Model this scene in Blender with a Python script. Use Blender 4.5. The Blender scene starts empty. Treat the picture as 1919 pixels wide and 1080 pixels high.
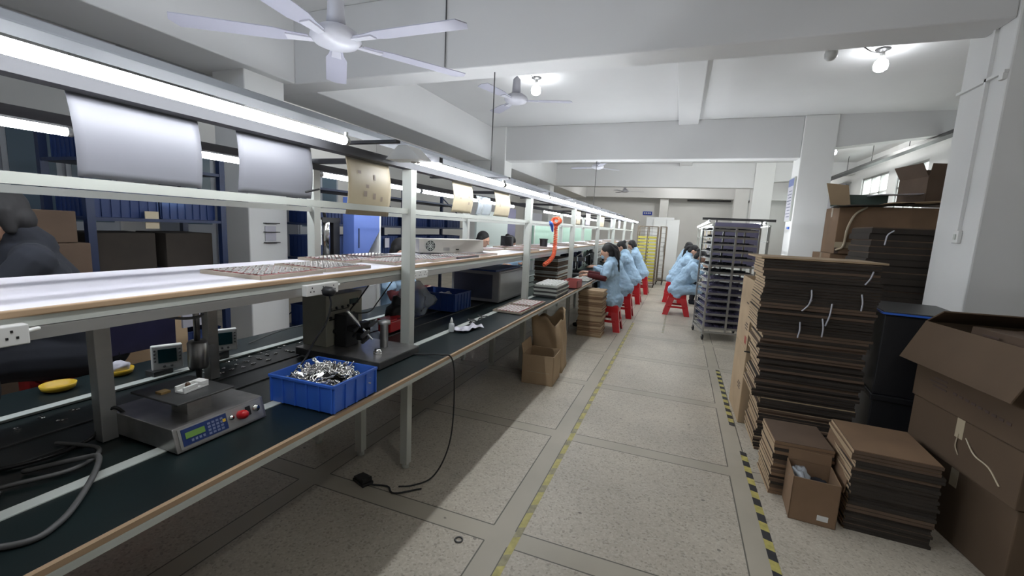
import bpy, bmesh, math, random
from mathutils import Vector, Matrix, Euler
R = random.Random(7)
PI = math.pi
sc = bpy.context.scene
COL = sc.collection
# ---------------------------------------------------------------- camera, world, exposure
def _basis():
    F, CX, CY = 815.0, 959.5, 540.0
    v = lambda px, py: Vector((px - CX, CY - py, -F)).normalized()
    Y = v(1277, 440)
    Z = -v(680, 6300)
    Z = (Z - Z.dot(Y) * Y).normalized()
    X = Y.cross(Z)
    return X, Y, Z
_X, _Y, _Z = _basis()
cam_d = bpy.data.cameras.new('camera')
cam = bpy.data.objects.new('camera', cam_d); COL.objects.link(cam)
cam_d.sensor_width = 36.0
cam_d.lens = 36.0 * 815.0 / 1919.0
cam_d.clip_start = 0.02; cam_d.clip_end = 200
rot = Matrix((_X, _Y, _Z))
cam.matrix_world = Matrix.Translation((0, 0, 1.5)) @ rot.to_4x4()
sc.camera = cam
sc.view_settings.view_transform = 'Standard'
sc.view_settings.look = 'None'
sc.view_settings.gamma = 1.0
sc.view_settings.use_curve_mapping = False
sc.view_settings.exposure = 0.45
world = bpy.data.worlds.new('overcast_sky'); sc.world = world
world.use_nodes = True
_bg = world.node_tree.nodes['Background']
_bg.inputs[0].default_value = (0.86, 0.95, 0.92, 1); _bg.inputs[1].default_value = 4.0
TUBE_L = 33.0
BULB_L = 42.0
sc.cycles.max_bounces = 10
sc.cycles.diffuse_bounces = 6
sc.cycles.sample_clamp_indirect = 4.0
sc.cycles.caustics_reflective = False
sc.cycles.caustics_refractive = False

# ---------------------------------------------------------------- materials
MATS = {}
def mat(name, col, rough=0.6, metal=0.0, var=0.0, scale=8.0, bump=0.0, spec=None, alpha=None, trans=None, emit=None, coat=0.0, stretch=None):
    if name in MATS: return MATS[name]
    m = bpy.data.materials.new(name); m.use_nodes = True
    nt = m.node_tree; b = nt.nodes['Principled BSDF']
    b.inputs['Base Color'].default_value = (*col, 1)
    b.inputs['Roughness'].default_value = rough
    b.inputs['Metallic'].default_value = metal
    if coat: b.inputs['Coat Weight'].default_value = coat
    if spec is not None: b.inputs['Specular IOR Level'].default_value = spec
    if trans: b.inputs['Transmission Weight'].default_value = trans
    if alpha is not None: b.inputs['Alpha'].default_value = alpha
    if emit:
        b.inputs['Emission Color'].default_value = (*emit[0], 1); b.inputs['Emission Strength'].default_value = emit[1]
    if var or bump:
        tc = nt.nodes.new('ShaderNodeTexCoord'); mp = nt.nodes.new('ShaderNodeMapping')
        nt.links.new(tc.outputs['Object'], mp.inputs[0])
        if stretch: mp.inputs['Scale'].default_value = stretch
        n = nt.nodes.new('ShaderNodeTexNoise'); n.inputs['Scale'].default_value = scale; n.inputs['Detail'].default_value = 5
        nt.links.new(mp.outputs[0], n.inputs['Vector'])
        if var:
            r = nt.nodes.new('ShaderNodeMapRange'); r.inputs[1].default_value = 0.3; r.inputs[2].default_value = 0.7
            r.inputs[3].default_value = 1 - var; r.inputs[4].default_value = 1 + var * 0.6
            nt.links.new(n.outputs[0], r.inputs[0])
            mx = nt.nodes.new('ShaderNodeVectorMath'); mx.operation = 'SCALE'
            mx.inputs[0].default_value = col; nt.links.new(r.outputs[0], mx.inputs['Scale'])
            nt.links.new(mx.outputs[0], b.inputs['Base Color'])
        if bump:
            bp = nt.nodes.new('ShaderNodeBump'); bp.inputs['Strength'].default_value = bump; bp.inputs['Distance'].default_value = 0.01
            nt.links.new(n.outputs[0], bp.inputs['Height']); nt.links.new(bp.outputs[0], b.inputs['Normal'])
    MATS[name] = m
    return m
def emis(name, col, s):
    if name in MATS: return MATS[name]
    m = bpy.data.materials.new(name); m.use_nodes = True; nt = m.node_tree; nt.nodes.clear()
    e = nt.nodes.new('ShaderNodeEmission'); o = nt.nodes.new('ShaderNodeOutputMaterial')
    e.inputs[0].default_value = (*col, 1); e.inputs[1].default_value = s
    nt.links.new(e.outputs[0], o.inputs[0]); MATS[name] = m; return m
def clearmat(name, col, gloss, tint=(1, 1, 1), haze=0.0):
    m = bpy.data.materials.new(name); m.use_nodes = True; nt = m.node_tree; nt.nodes.clear()
    o = nt.nodes.new('ShaderNodeOutputMaterial'); t = nt.nodes.new('ShaderNodeBsdfTransparent'); g = nt.nodes.new('ShaderNodeBsdfPrincipled')
    t.inputs[0].default_value = (*tint, 1); g.inputs['Base Color'].default_value = (*col, 1); g.inputs['Roughness'].default_value = 0.12
    mx = nt.nodes.new('ShaderNodeMixShader'); mx.inputs[0].default_value = gloss
    nt.links.new(t.outputs[0], mx.inputs[1]); nt.links.new(g.outputs[0], mx.inputs[2]); nt.links.new(mx.outputs[0], o.inputs[0])
    MATS[name] = m; return m

M_wall = mat('painted_plaster', (0.74, 0.74, 0.73), 0.75, var=0.05, scale=0.9, bump=0.05)
M_ceil = mat('ceiling_paint', (0.66, 0.66, 0.66), 0.8, var=0.05, scale=0.6, bump=0.06)
M_rail = mat('cream_powder_coat', (0.50, 0.52, 0.48), 0.35, var=0.05, scale=5)
M_alu = mat('brushed_aluminium', (0.45, 0.45, 0.44), 0.35, 0.7, var=0.12, scale=12, stretch=(1, .1, 1))
M_steel = mat('stainless_steel', (0.42, 0.41, 0.40), 0.3, 0.85, var=0.2, scale=14)
M_dsteel = mat('dark_steel', (0.10, 0.10, 0.10), 0.4, 0.6, var=0.2, scale=9)
M_chrome = mat('polished_metal', (0.75, 0.74, 0.72), 0.18, 1.0)
M_ring = mat('dull_ring_metal', (0.42, 0.40, 0.38), 0.3, 1.0)
M_wood = mat('bare_wood_edge', (0.42, 0.29, 0.18), 0.55, var=0.25, scale=7, stretch=(1, .15, 1))
M_duct = mat('grey_duct_paint', (0.17, 0.18, 0.20), 0.6)
M_toprail = mat('grey_rail_paint', (0.045, 0.045, 0.05), 0.7)
M_green = mat('dark_green_rubber', (0.004, 0.011, 0.012), 0.42, var=0.35, scale=5)
M_belt = mat('dark_green_belt', (0.007, 0.013, 0.013), 0.35, var=0.25, scale=6)
M_stripe = mat('pale_strip', (0.50, 0.53, 0.50), 0.5, var=0.08, scale=6)
M_shelf = mat('white_laminate', (0.80, 0.77, 0.84), 0.3, var=0.03, scale=3)
M_black = mat('black_plastic', (0.012, 0.012, 0.013), 0.4)
M_rubber = mat('black_rubber', (0.015, 0.015, 0.016), 0.6)
M_cable = mat('grey_cable', (0.09, 0.09, 0.09), 0.5)
M_white = mat('white_plastic', (0.72, 0.72, 0.70), 0.35)
M_blue = mat('blue_plastic', (0.045, 0.15, 0.62), 0.35, var=0.1, scale=6)
M_dblue = mat('blue_bin_plastic', (0.014, 0.045, 0.19), 0.45, var=0.15, scale=5)
M_navy = mat('navy_bin_plastic', (0.010, 0.030, 0.12), 0.5, var=0.15, scale=5)
M_rack = mat('blue_rack_paint', (0.010, 0.022, 0.07), 0.45, var=0.15)
M_card = mat('cardboard', (0.21, 0.13, 0.075), 0.85, var=0.13, scale=4, bump=0.05)
M_card2 = mat('cardboard_dull', (0.115, 0.075, 0.050), 0.85, var=0.15, scale=5, bump=0.05)
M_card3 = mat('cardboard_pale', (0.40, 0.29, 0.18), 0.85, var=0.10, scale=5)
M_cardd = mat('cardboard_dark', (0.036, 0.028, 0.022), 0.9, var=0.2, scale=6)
M_cardL = mat('cardboard_large', (0.108, 0.070, 0.042), 0.85, var=0.12, scale=3, bump=0.05)
M_tape = mat('clear_packing_tape', (0.50, 0.42, 0.30), 0.2, coat=0.6)
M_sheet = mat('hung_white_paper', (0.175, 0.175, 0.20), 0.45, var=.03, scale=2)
M_paper = mat('white_paper', (0.50, 0.49, 0.55), 0.35, var=0.03, scale=2)
M_cream = mat('cream_paper', (0.46, 0.39, 0.27), 0.45, var=0.08, scale=9)
M_mauve = mat('mauve_paper', (0.60, 0.54, 0.64), 0.45)
M_red = mat('red_plastic', (0.50, 0.012, 0.018), 0.3, var=0.08)
M_orange = mat('orange_hose', (0.75, 0.13, 0.05), 0.4)
M_yellow = mat('yellow_plastic', (0.62, 0.40, 0.03), 0.4)
M_coat = mat('light_blue_cotton', (0.40, 0.57, 0.74), 0.9, var=0.14, scale=7, bump=0.9)
M_skin = mat('skin', (0.52, 0.30, 0.21), 0.55, var=0.05)
M_hair = mat('black_hair', (0.008, 0.007, 0.008), 0.7, var=0.3, scale=30)
M_dark = mat('dark_cloth', (0.011, 0.013, 0.020), 0.9, var=0.2)
M_sleeve = mat('maroon_knit', (0.08, 0.012, 0.014), 0.95, var=0.2, scale=30)
M_fan = mat('fan_enamel', (0.60, 0.60, 0.66), 0.3)
M_blade = mat('fan_blade_enamel', (0.42, 0.42, 0.50), 0.4)
M_pink = mat('pink_copper_parts', (0.36, 0.12, 0.11), 0.5, 0.0)
M_lcd = mat('lcd_green', (0.16, 0.30, 0.07), 0.25)
M_panel = mat('panel_blue', (0.015, 0.035, 0.13), 0.3)
M_screen = mat('dark_screen', (0.01, 0.05, 0.06), 0.15)
M_board = mat('pale_green_board', (0.34, 0.50, 0.40), 0.5, var=0.05)
M_glass = clearmat('window_glass', (0.8, 0.9, 0.9), 0.15)
M_poly = clearmat('clear_polythene', (0.55, 0.60, 0.65), 0.45)
M_bottle = clearmat('translucent_plastic', (0.75, 0.78, 0.78), 0.6)
M_tube = emis('tube_light_glow', (0.92, 0.96, 1.0), TUBE_L)
M_bulb = emis('bulb_glow', (0.93, 0.96, 1.0), BULB_L)
M_bulb_strong = emis('strong_bulb_glow', (0.97, 0.97, 0.95), 125.0)
M_fill_cool = emis('cool_fill_glow', (0.70, 0.82, 1.0), 170.0)
M_leaf = mat('strap_white', (0.55, 0.56, 0.62), 0.4)

# ---------------------------------------------------------------- mesh helpers
class MB:
    def __init__(s): s.v = []; s.f = []; s.m = []; s.sm = []
    def add(s, vs, fs, m=0, smooth=False, M=None):
        k = len(s.v)
        for p in vs: s.v.append(tuple(M @ Vector(p)) if M else tuple(p))
        for f in fs: s.f.append([i + k for i in f]); s.m.append(m); s.sm.append(smooth)
        return s
    def box(s, x0, y0, z0, x1, y1, z1, m=0, M=None):
        if x0 > x1: x0, x1 = x1, x0
        if y0 > y1: y0, y1 = y1, y0
        if z0 > z1: z0, z1 = z1, z0
        return s.add([(x0, y0, z0), (x1, y0, z0), (x1, y1, z0), (x0, y1, z0), (x0, y0, z1), (x1, y0, z1), (x1, y1, z1), (x0, y1, z1)],
              [(0, 3, 2, 1), (4, 5, 6, 7), (0, 1, 5, 4), (1, 2, 6, 5), (2, 3, 7, 6), (3, 0, 4, 7)], m, False, M)
    def cbox(s, c, d, rz=0, m=0, rx=0, ry=0):
        M = Matrix.Translation(c) @ Euler((rx, ry, rz)).to_matrix().to_4x4()
        return s.box(-d[0] / 2, -d[1] / 2, -d[2] / 2, d[0] / 2, d[1] / 2, d[2] / 2, m, M)
    def prism(s, poly, a, b, axis='z', m=0, M=None):
        def P(u, w, t): return {'z': (u, w, t), 'x': (t, u, w), 'y': (u, t, w)}[axis]
        n = len(poly)
        vs = [P(u, w, a) for u, w in poly] + [P(u, w, b) for u, w in poly]
        fs = [tuple(range(n))[::-1], tuple(range(n, 2 * n))] + [(i, (i + 1) % n, n + (i + 1) % n, n + i) for i in range(n)]
        return s.add(vs, fs, m, False, M)
    def limb(s, pts, rad, n=10, m=0, cap=True, flat=None, M=None):
        pts = [Vector(p) for p in pts]
        if isinstance(rad, (int, float)): rad = [rad] * len(pts)
        if cap:
            d0 = (pts[0] - pts[1]).normalized(); d1 = (pts[-1] - pts[-2]).normalized()
            pre = [(pts[0] + d0 * rad[0] * 0.95, rad[0] * 0.3), (pts[0] + d0 * rad[0] * 0.6, rad[0] * 0.8)]
            post = [(pts[-1] + d1 * rad[-1] * 0.6, rad[-1] * 0.8), (pts[-1] + d1 * rad[-1] * 0.95, rad[-1] * 0.3)]
            seq = pre + list(zip(pts, rad)) + post
        else: seq = list(zip(pts, rad))
        P = [a for a, _ in seq]; Q = [b for _, b in seq]
        T = []
        for i in range(len(P)):
            t = P[min(i + 1, len(P) - 1)] - P[max(i - 1, 0)]
            T.append(t.normalized() if t.length > 1e-9 else Vector((0, 0, 1)))
        u = T[0].orthogonal().normalized() if flat is None else (Vector(flat) - Vector(flat).dot(T[0]) * T[0]).normalized()
        vs = []
        for p, r, t in zip(P, Q, T):
            u = (u - u.dot(t) * t)
            u = u.normalized() if u.length > 1e-6 else t.orthogonal().normalized()
            w = t.cross(u)
            for k in range(n):
                a = 2 * PI * k / n
                vs.append(p + (u * math.cos(a) + w * math.sin(a)) * r)
        fs = [tuple(range(n))[::-1]]
        for i in range(len(P) - 1):
            for k in range(n):
                fs.append((i * n + k, i * n + (k + 1) % n, (i + 1) * n + (k + 1) % n, (i + 1) * n + k))
        fs.append(tuple(range((len(P) - 1) * n, len(P) * n)))
        return s.add(vs, fs, m, True, M)
    def cyl(s, p0, p1, r0, r1=None, n=16, m=0, M=None):
        return s.limb([p0, p1], [r0, r0 if r1 is None else r1], n, m, cap=False, M=M)
    def lathe(s, prof, c=(0, 0, 0), n=20, m=0, M=None):
        vs = []; fs = []
        for r, z in prof:
            for k in range(n):
                a = 2 * PI * k / n; vs.append((c[0] + r * math.cos(a), c[1] + r * math.sin(a), c[2] + z))
        L = len(prof)
        for i in range(L - 1):
            for k in range(n): fs.append((i * n + k, i * n + (k + 1) % n, (i + 1) * n + (k + 1) % n, (i + 1) * n + k))
        fs.append(tuple(range(n))[::-1]); fs.append(tuple(range((L - 1) * n, L * n)))
        return s.add(vs, fs, m, True, M)
    def ell(s, c, r, n=14, m=0, rot=None, h=8):
        vs = []; fs = []
        Mx = Matrix.Translation(c) @ (Euler(rot).to_matrix().to_4x4() if rot else Matrix.Identity(4))
        for i in range(1, h):
            t = PI * i / h
            for k in range(n):
                a = 2 * PI * k / n; vs.append(Mx @ Vector((r[0] * math.sin(t) * math.cos(a), r[1] * math.sin(t) * math.sin(a), -r[2] * math.cos(t))))
        b = len(vs); vs.append(Mx @ Vector((0, 0, -r[2]))); vs.append(Mx @ Vector((0, 0, r[2])))
        for i in range(h - 2):
            for k in range(n): fs.append((i * n + k, i * n + (k + 1) % n, (i + 1) * n + (k + 1) % n, (i + 1) * n + k))
        for k in range(n):
            fs.append((b, (k + 1) % n, k)); fs.append((b + 1, (h - 2) * n + k, (h - 2) * n + (k + 1) % n))
        return s.add(vs, fs, m, True)
    def torus(s, c, R_, r, n=16, k=6, m=0, M=None, rot=None, sz=1.0):
        vs = []; fs = []
        E_ = Euler(rot).to_matrix() if rot else Matrix.Identity(3)
        for i in range(n):
            a = 2 * PI * i / n
            for j in range(k):
                b = 2 * PI * j / k
                p = Vector(((R_ + r * math.cos(b)) * math.cos(a), (R_ + r * math.cos(b)) * math.sin(a), r * sz * math.sin(b)))
                vs.append(E_ @ p + Vector(c))
        for i in range(n):
            for j in range(k): fs.append((i * k + j, ((i + 1) % n) * k + j, ((i + 1) % n) * k + (j + 1) % k, i * k + (j + 1) % k))
        return s.add(vs, fs, m, True, M)
    def grid(s, fn, nu, nv, m=0, th=0.0, smooth=True):
        vs = [fn(i / nu, j / nv) for i in range(nu + 1) for j in range(nv + 1)]
        fs = [(i * (nv + 1) + j, (i + 1) * (nv + 1) + j, (i + 1) * (nv + 1) + j + 1, i * (nv + 1) + j + 1) for i in range(nu) for j in range(nv)]
        return s.add(vs, fs, m, smooth)
    def build(s, name, mats, parent=None, bevel=0.0, solid=0.0):
        me = bpy.data.meshes.new(name)
        me.from_pydata([tuple(v) for v in s.v], [], s.f)
        if not isinstance(mats, (list, tuple)): mats = [mats]
        for mm in mats: me.materials.append(mm)
        for p, mi, sm in zip(me.polygons, s.m, s.sm): p.material_index = mi; p.use_smooth = sm
        me.update()
        o = bpy.data.objects.new(name, me); COL.objects.link(o)
        if parent: o.parent = parent
        if solid:
            md = o.modifiers.new('s', 'SOLIDIFY'); md.thickness = solid; md.offset = 0
        if bevel:
            md = o.modifiers.new('b', 'BEVEL'); md.width = bevel; md.segments = 2; md.limit_method = 'ANGLE'
        return o
def spline(pts, k=6):
    P = [Vector(p) for p in pts]; out = []
    Q = [P[0] * 2 - P[1]] + P + [P[-1] * 2 - P[-2]]
    for i in range(1, len(Q) - 2):
        a, b, c, d = Q[i - 1:i + 3]
        for j in range(k):
            t = j / k
            out.append(0.5 * ((2 * b) + (c - a) * t + (2 * a - 5 * b + 4 * c - d) * t * t + (3 * b - a - 3 * c + d) * t ** 3))
    out.append(P[-1]); return out
def tag(o, label, cat, group=None, kind=None):
    o['label'] = label; o['category'] = cat
    if group: o['group'] = group
    if kind: o['kind'] = kind
    return o
def thing(name, label, cat, loc=(0, 0, 0), rz=0, group=None):
    o = bpy.data.objects.new(name, None); COL.objects.link(o); o.empty_display_size = 0.05
    o.location = loc; o.rotation_euler = (0, 0, rz)
    return tag(o, label, cat, group)
def struct(o): o['kind'] = 'structure'; return o
def kids(o): return [c for c in COL.objects if c.parent == o]
def dup(root, loc, rz=None, label=None, group=None, _k=None):
    r = root.copy(); COL.objects.link(r); r.location = loc
    if rz is not None: r.rotation_euler = (0, 0, rz)
    if label: r['label'] = label
    if group: r['group'] = group
    for ch in (_k if _k is not None else list(root.children)):
        c = ch.copy(); COL.objects.link(c); c.parent = r
        for g in list(ch.children):
            d = g.copy(); COL.objects.link(d); d.parent = c
    return r
# ================================================================ ROOM
ZC = 3.75; ZB = 3.0
X0, X1, Y0, Y1 = -7.6, 4.4, -3.2, 21.2
def floor_mat():
    m = bpy.data.materials.new('terrazzo_floor'); m.use_nodes = True; nt = m.node_tree; b = nt.nodes['Principled BSDF']
    N = nt.nodes.new; L = nt.links.new
    geo = N('ShaderNodeNewGeometry'); sep = N('ShaderNodeSeparateXYZ'); L(geo.outputs['Position'], sep.inputs[0])
    def math_(op, a, c=None, d=None):
        n = N('ShaderNodeMath'); n.operation = op
        for i, q in enumerate((a, c, d)):
            if q is None: continue
            if isinstance(q, (int, float)): n.inputs[i].default_value = q
            else: L(q, n.inputs[i])
        return n.outputs[0]
    def band(src, start, pitch):   # distance inside strip: returns strip mask and line mask
        t = math_('MODULO', math_('ADD', src, 117.0 * pitch - start), pitch)
        strip = math_('LESS_THAN', t, 0.118)
        l1 = math_('LESS_THAN', math_('ABSOLUTE', math_('SUBTRACT', t, 0.118)), 0.0035)
        l2 = math_('LESS_THAN', math_('MINIMUM', t, math_('SUBTRACT', pitch, t)), 0.0035)
        return strip, math_('MAXIMUM', l1, l2)
    sx, lx = band(sep.outputs[0], -0.745, 1.175)
    sy, ly = band(sep.outputs[1], 1.752, 1.165)
    strip = math_('MAXIMUM', sx, sy)
    lx2 = math_('MULTIPLY', lx, math_('SUBTRACT', 1.0, sy)); ly2 = math_('MULTIPLY', ly, math_('SUBTRACT', 1.0, sx))
    line = math_('MAXIMUM', lx2, ly2)
    vo = N('ShaderNodeTexVoronoi'); vo.inputs['Scale'].default_value = 105; L(geo.outputs['Position'], vo.inputs['Vector'])
    vs = N('ShaderNodeSeparateColor'); L(vo.outputs['Color'], vs.inputs[0])
    cr = N('ShaderNodeValToRGB'); e = cr.color_ramp.elements
    e[0].position = 0.0; e[0].color = (0.33, 0.29, 0.235, 1); e[1].position = 1.0; e[1].color = (0.54, 0.50, 0.42, 1)
    q = e.new(0.16); q.color = (0.45, 0.405, 0.33, 1); q = e.new(0.7); q.color = (0.50, 0.45, 0.37, 1)
    L(vs.outputs[0], cr.inputs[0])
    no = N('ShaderNodeTexNoise'); no.inputs['Scale'].default_value = 1.3; no.inputs['Detail'].default_value = 6; L(geo.outputs['Position'], no.inputs['Vector'])
    rg = N('ShaderNodeMapRange'); rg.inputs[1].default_value = 0.35; rg.inputs[2].default_value = 0.65; rg.inputs[3].default_value = 0.86; rg.inputs[4].default_value = 1.08
    L(no.outputs[0], rg.inputs[0])
    mx = N('ShaderNodeMix'); mx.data_type = 'RGBA'; L(strip, mx.inputs[0]); L(cr.outputs[0], mx.inputs[6]); mx.inputs[7].default_value = (0.43, 0.39, 0.315, 1)
    mx2 = N('ShaderNodeMix'); mx2.data_type = 'RGBA'; L(line, mx2.inputs[0]); L(mx.outputs[2], mx2.inputs[6]); mx2.inputs[7].default_value = (0.13, 0.12, 0.10, 1)
    # trodden-in spots
    v2 = N('ShaderNodeTexVoronoi'); v2.inputs['Scale'].default_value = 4.3; L(geo.outputs['Position'], v2.inputs['Vector'])
    n2 = N('ShaderNodeTexNoise'); n2.inputs['Scale'].default_value = 40; L(geo.outputs['Position'], n2.inputs['Vector'])
    sp = math_('LESS_THAN', math_('ADD', v2.outputs['Distance'], math_('MULTIPLY', n2.outputs[0], 0.09)), 0.085)
    mx3 = N('ShaderNodeMix'); mx3.data_type = 'RGBA'; L(math_('MULTIPLY', sp, 0.65), mx3.inputs[0]); L(mx2.outputs[2], mx3.inputs[6]); mx3.inputs[7].default_value = (0.10, 0.09, 0.08, 1)
    sc_ = N('ShaderNodeVectorMath'); sc_.operation = 'SCALE'; L(mx3.outputs[2], sc_.inputs[0]); L(rg.outputs[0], sc_.inputs['Scale'])
    L(sc_.outputs[0], b.inputs['Base Color']); b.inputs['Roughness'].default_value = 0.45; b.inputs['Specular IOR Level'].default_value = 0.35
    return m
struct(MB().box(X0, Y0, -0.1, X1, Y1, 0).build('floor', floor_mat()))
struct(MB().box(X0, Y0, ZC, X1, Y1, ZC + 0.15).build('ceiling', M_ceil))
struct(MB().box(X0 - 0.2, Y0, 0, X0, Y1, ZC).build('wall_left', M_wall))
struct(MB().box(X0 - 0.2, Y1, 0, X1 + 0.2, Y1 + 0.2, ZC).build('wall_back', M_wall))
struct(MB().box(X0 - 0.2, Y0 - 0.2, 0, X1 + 0.2, Y0, ZC).build('wall_front', M_wall))
# right wall with a long row of high windows
wz0, wz1 = 1.9, 3.22
wins = [(9.2, 10.4), (11.15, 12.5), (12.95, 14.6), (16.2, 18.2), (18.5, 20.4)]
mb = MB().box(X1, Y0, 0, X1 + 0.2, Y1, wz0).box(X1, Y0, wz1, X1 + 0.2, Y1, ZC)
yy = Y0
for a, b in wins:
    mb.box(X1, yy, wz0, X1 + 0.2, a, wz1); yy = b
mb.box(X1, yy, wz0, X1 + 0.2, Y1, wz1)
struct(mb.build('wall_right', M_wall))
for i, (a, b) in enumerate(wins):
    w = struct(MB().box(X1 + .08, a, wz0, X1 + .10, b, wz1).build('window_%d' % (i + 1), M_glass))
    fr = MB()
    n = 3
    for k in range(n + 1):
        y = a + (b - a) * k / n; fr.box(X1 + .04, y - .025, wz0, X1 + .13, y + .025, wz1)
    fr.box(X1 + .04, a, wz0, X1 + .13, b, wz0 + .05).box(X1 + .04, a, wz1 - .05, X1 + .13, b, wz1).box(X1 + .04, a, 2.75, X1 + .13, b, 2.79)
    struct(fr.build('window_frame', M_alu, w))
# cross beams (concrete)
def beam(x0, x1, y0, y1, z0=ZB, z1=ZC, name='ceiling_beam'):
    return struct(MB().box(x0, y0, z0, x1, y1, z1).build(name, M_ceil, bevel=0.012))
for y in (-1.7, 4.0, 9.6, 15.2):
    beam(X0, 1.9, y, y + 0.32)
    struct(MB().prism([(1.9, 3.12), (X1, 3.42), (X1, ZC), (1.9, ZC)], y, y + .32, 'y').build('ceiling_beam', M_ceil))
beam(X0, X1, 20.5, 20.8, 3.05)
# long beams
for a, b in ((Y0, 4.0), (4.32, 9.6), (9.92, 15.2), (15.52, 20.5)):
    beam(-5.05, -4.3, a, b)
    beam(-0.26, 0.11, a, b, 3.66)
# columns
def column(x0, x1, y0, y1, name='column'):
    return struct(MB().box(x0, y0, 0, x1, y1, ZC - .001).build(name, M_wall, bevel=0.012))
for y in (3.98, 9.56, 15.16, 20.3):
    column(1.9, 2.42, y, y + 0.55)
for y in (3.45, 14.9): column(-4.9, -4.42, y, y + 0.5)
column(-4.85, -3.95, 9.55, 10.0)
column(-1.02, -0.66, 20.7, 21.2)
# skirting of the right aisle columns and trunking
t = thing('wall_switch', 'small white surface switch box below a conduit on the near column', 'switch', (1.893, 4.18, 1.58))
MB().box(-.018, -.035, -.045, .006, .035, .045).build('switch_box', M_white, t, bevel=.003)
MB().box(-.023, -.012, -.02, -.018, .012, .02).build('rocker', M_rail, t)
tag(MB().box(1.878, 4.168, 1.62, 1.9, 4.190, 3.0).build('conduit', M_wall), 'thin painted conduit running down the near column to the switch', 'conduit')
tag(MB().box(1.876, 3.985, 2.62, 1.899, 4.03, 2.66).box(1.878, 3.98, 2.66, 1.899, 4.53, 2.68).build('pipe', M_wall), 'thin painted pipe clipped across the near column just under the beam', 'pipe')
# hazard tapes (laid on the floor)
def hazard_tape(x, y0, y1, w, pitch, name, label, ca, cb, duty=0.5, skew=0.02):
    mb = MB(); y = y0; k = 0
    while y < y1:
        l = pitch * (duty if k % 2 == 0 else 1 - duty); e = min(y + l, y1)
        mb.add([(x, y, .0012), (x + w, y + skew, .0012), (x + w, e + skew, .0012), (x, e, .0012)], [(0, 1, 2, 3)], k % 2)
        y = e; k += 1
    o = mb.build(name, [ca, cb]); tag(o, label, 'floor tape'); return o
M_tapey = mat('worn_yellow_tape', (0.46, 0.40, 0.12), 0.5, var=0.25, scale=25)
M_tapek = mat('black_tape', (0.035, 0.035, 0.04), 0.5, var=0.3, scale=25)
M_tapeg = mat('faded_tape', (0.32, 0.29, 0.17), 0.6, var=0.3, scale=30)
hazard_tape(-0.625, 0.9, 7.4, 0.034, 0.20, 'floor_tape', 'worn yellow and grey marking tape along the bench side of the aisle', M_tapey, M_tapeg, 0.62)
hazard_tape(0.53, 1.6, 3.31, 0.04, 0.15, 'floor_tape', 'black and yellow hazard tape in front of the cardboard stacks, nearest length', M_tapek, M_tapey, 0.5, -0.015)
hazard_tape(0.505, 3.75, 5.3, 0.04, 0.15, 'floor_tape', 'black and yellow hazard tape beyond the tall cardboard stack', M_tapek, M_tapey, 0.5, -0.015)
hazard_tape(-0.14, 6.9, 8.5, 0.03, 0.12, 'floor_tape', 'faded dashed tape on the aisle floor near the seated worker on the far bench', M_tapeg, mat('tape_gap', (0.36, 0.34, 0.29), 0.6), 0.5, 0)

# cable tray, hangers along the window side
t = thing('cable_tray', 'dark hanging cable tray running along the window side', 'cable tray', (0, 0, 0))
MB().box(3.85, 5.0, 3.30, 4.0, 20.4, 3.36).build('tray', M_dsteel, t)
for y in (6, 8, 10.8, 12.6, 14.2, 16.5, 19): MB().cyl((3.92, y, 3.36), (3.92, y, ZC), .007, n=6).build('hanger', M_dsteel, t)
t = thing('cable_tray', 'dark cable tray fixed high across the far end wall', 'cable tray', (0, 0, 0))
MB().box(0.1, 21.08, 2.98, 1.85, 21.199, 3.05).box(2.45, 21.08, 2.98, 2.8, 21.199, 3.05).build('tray', M_dsteel, t)
# signs
t = thing('door_sign', 'small blue sign with white lettering high on the far wall', 'sign', (-0.93, 21.17, 2.52))
t.location = (-1.55, 21.17, 2.40)
MB().box(-.2, 0, -.08, .2, .02, .08).build('plate', mat('sign_blue', (0.03, 0.07, 0.45), 0.4), t)
mb = MB()
for k in range(4): mb.box(-.15 + k * .08, -.004, -.035, -.10 + k * .08, 0, .035)
mb.build('lettering', M_white, t)
t = thing('white_locker', 'tall plain white cabinet beside the far tray trolley', 'cabinet', (-0.48, 14.8, 0))
MB().box(-.62, 0, .02, .22, .4, 2.02).build('body', M_wall, t, bevel=.01)
for x in (-.2, .2): MB().box(x - .19, -.02, .1, x + .19, -.001, 1.95).build('door', M_white, t, bevel=.005)
MB().box(-.02, -.04, .95, .0, -.02, 1.15).build('handle', M_alu, t)
# poster on second column
t = thing('notice_board', 'tall framed notice with blue heading on the aisle face of the second column', 'notice', (1.895, 9.62, 1.85))
MB().box(-.03, 0, 0, 0, .44, .82).build('frame', M_rail, t)
MB().box(-.034, .02, .02, -.03, .42, .66).build('sheet', M_paper, t)
MB().box(-.034, .02, .66, -.03, .42, .80).build('heading', mat('heading_blue', (0.10, 0.14, 0.34), .4), t)
mb = MB()
for k in range(9): mb.box(-.036, .06, .08 + k * .06, -.034, .3 + .08 * (k % 2), .095 + k * .06)
mb.build('writing', mat('ink', (0.12, 0.13, 0.2), .6), t)
tag(MB().box(1.87, 9.7, 1.70, 1.898, 9.8, 1.745).build('sticker', M_blue), 'small blue sticker under the framed notice on the second column', 'sticker')
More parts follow.
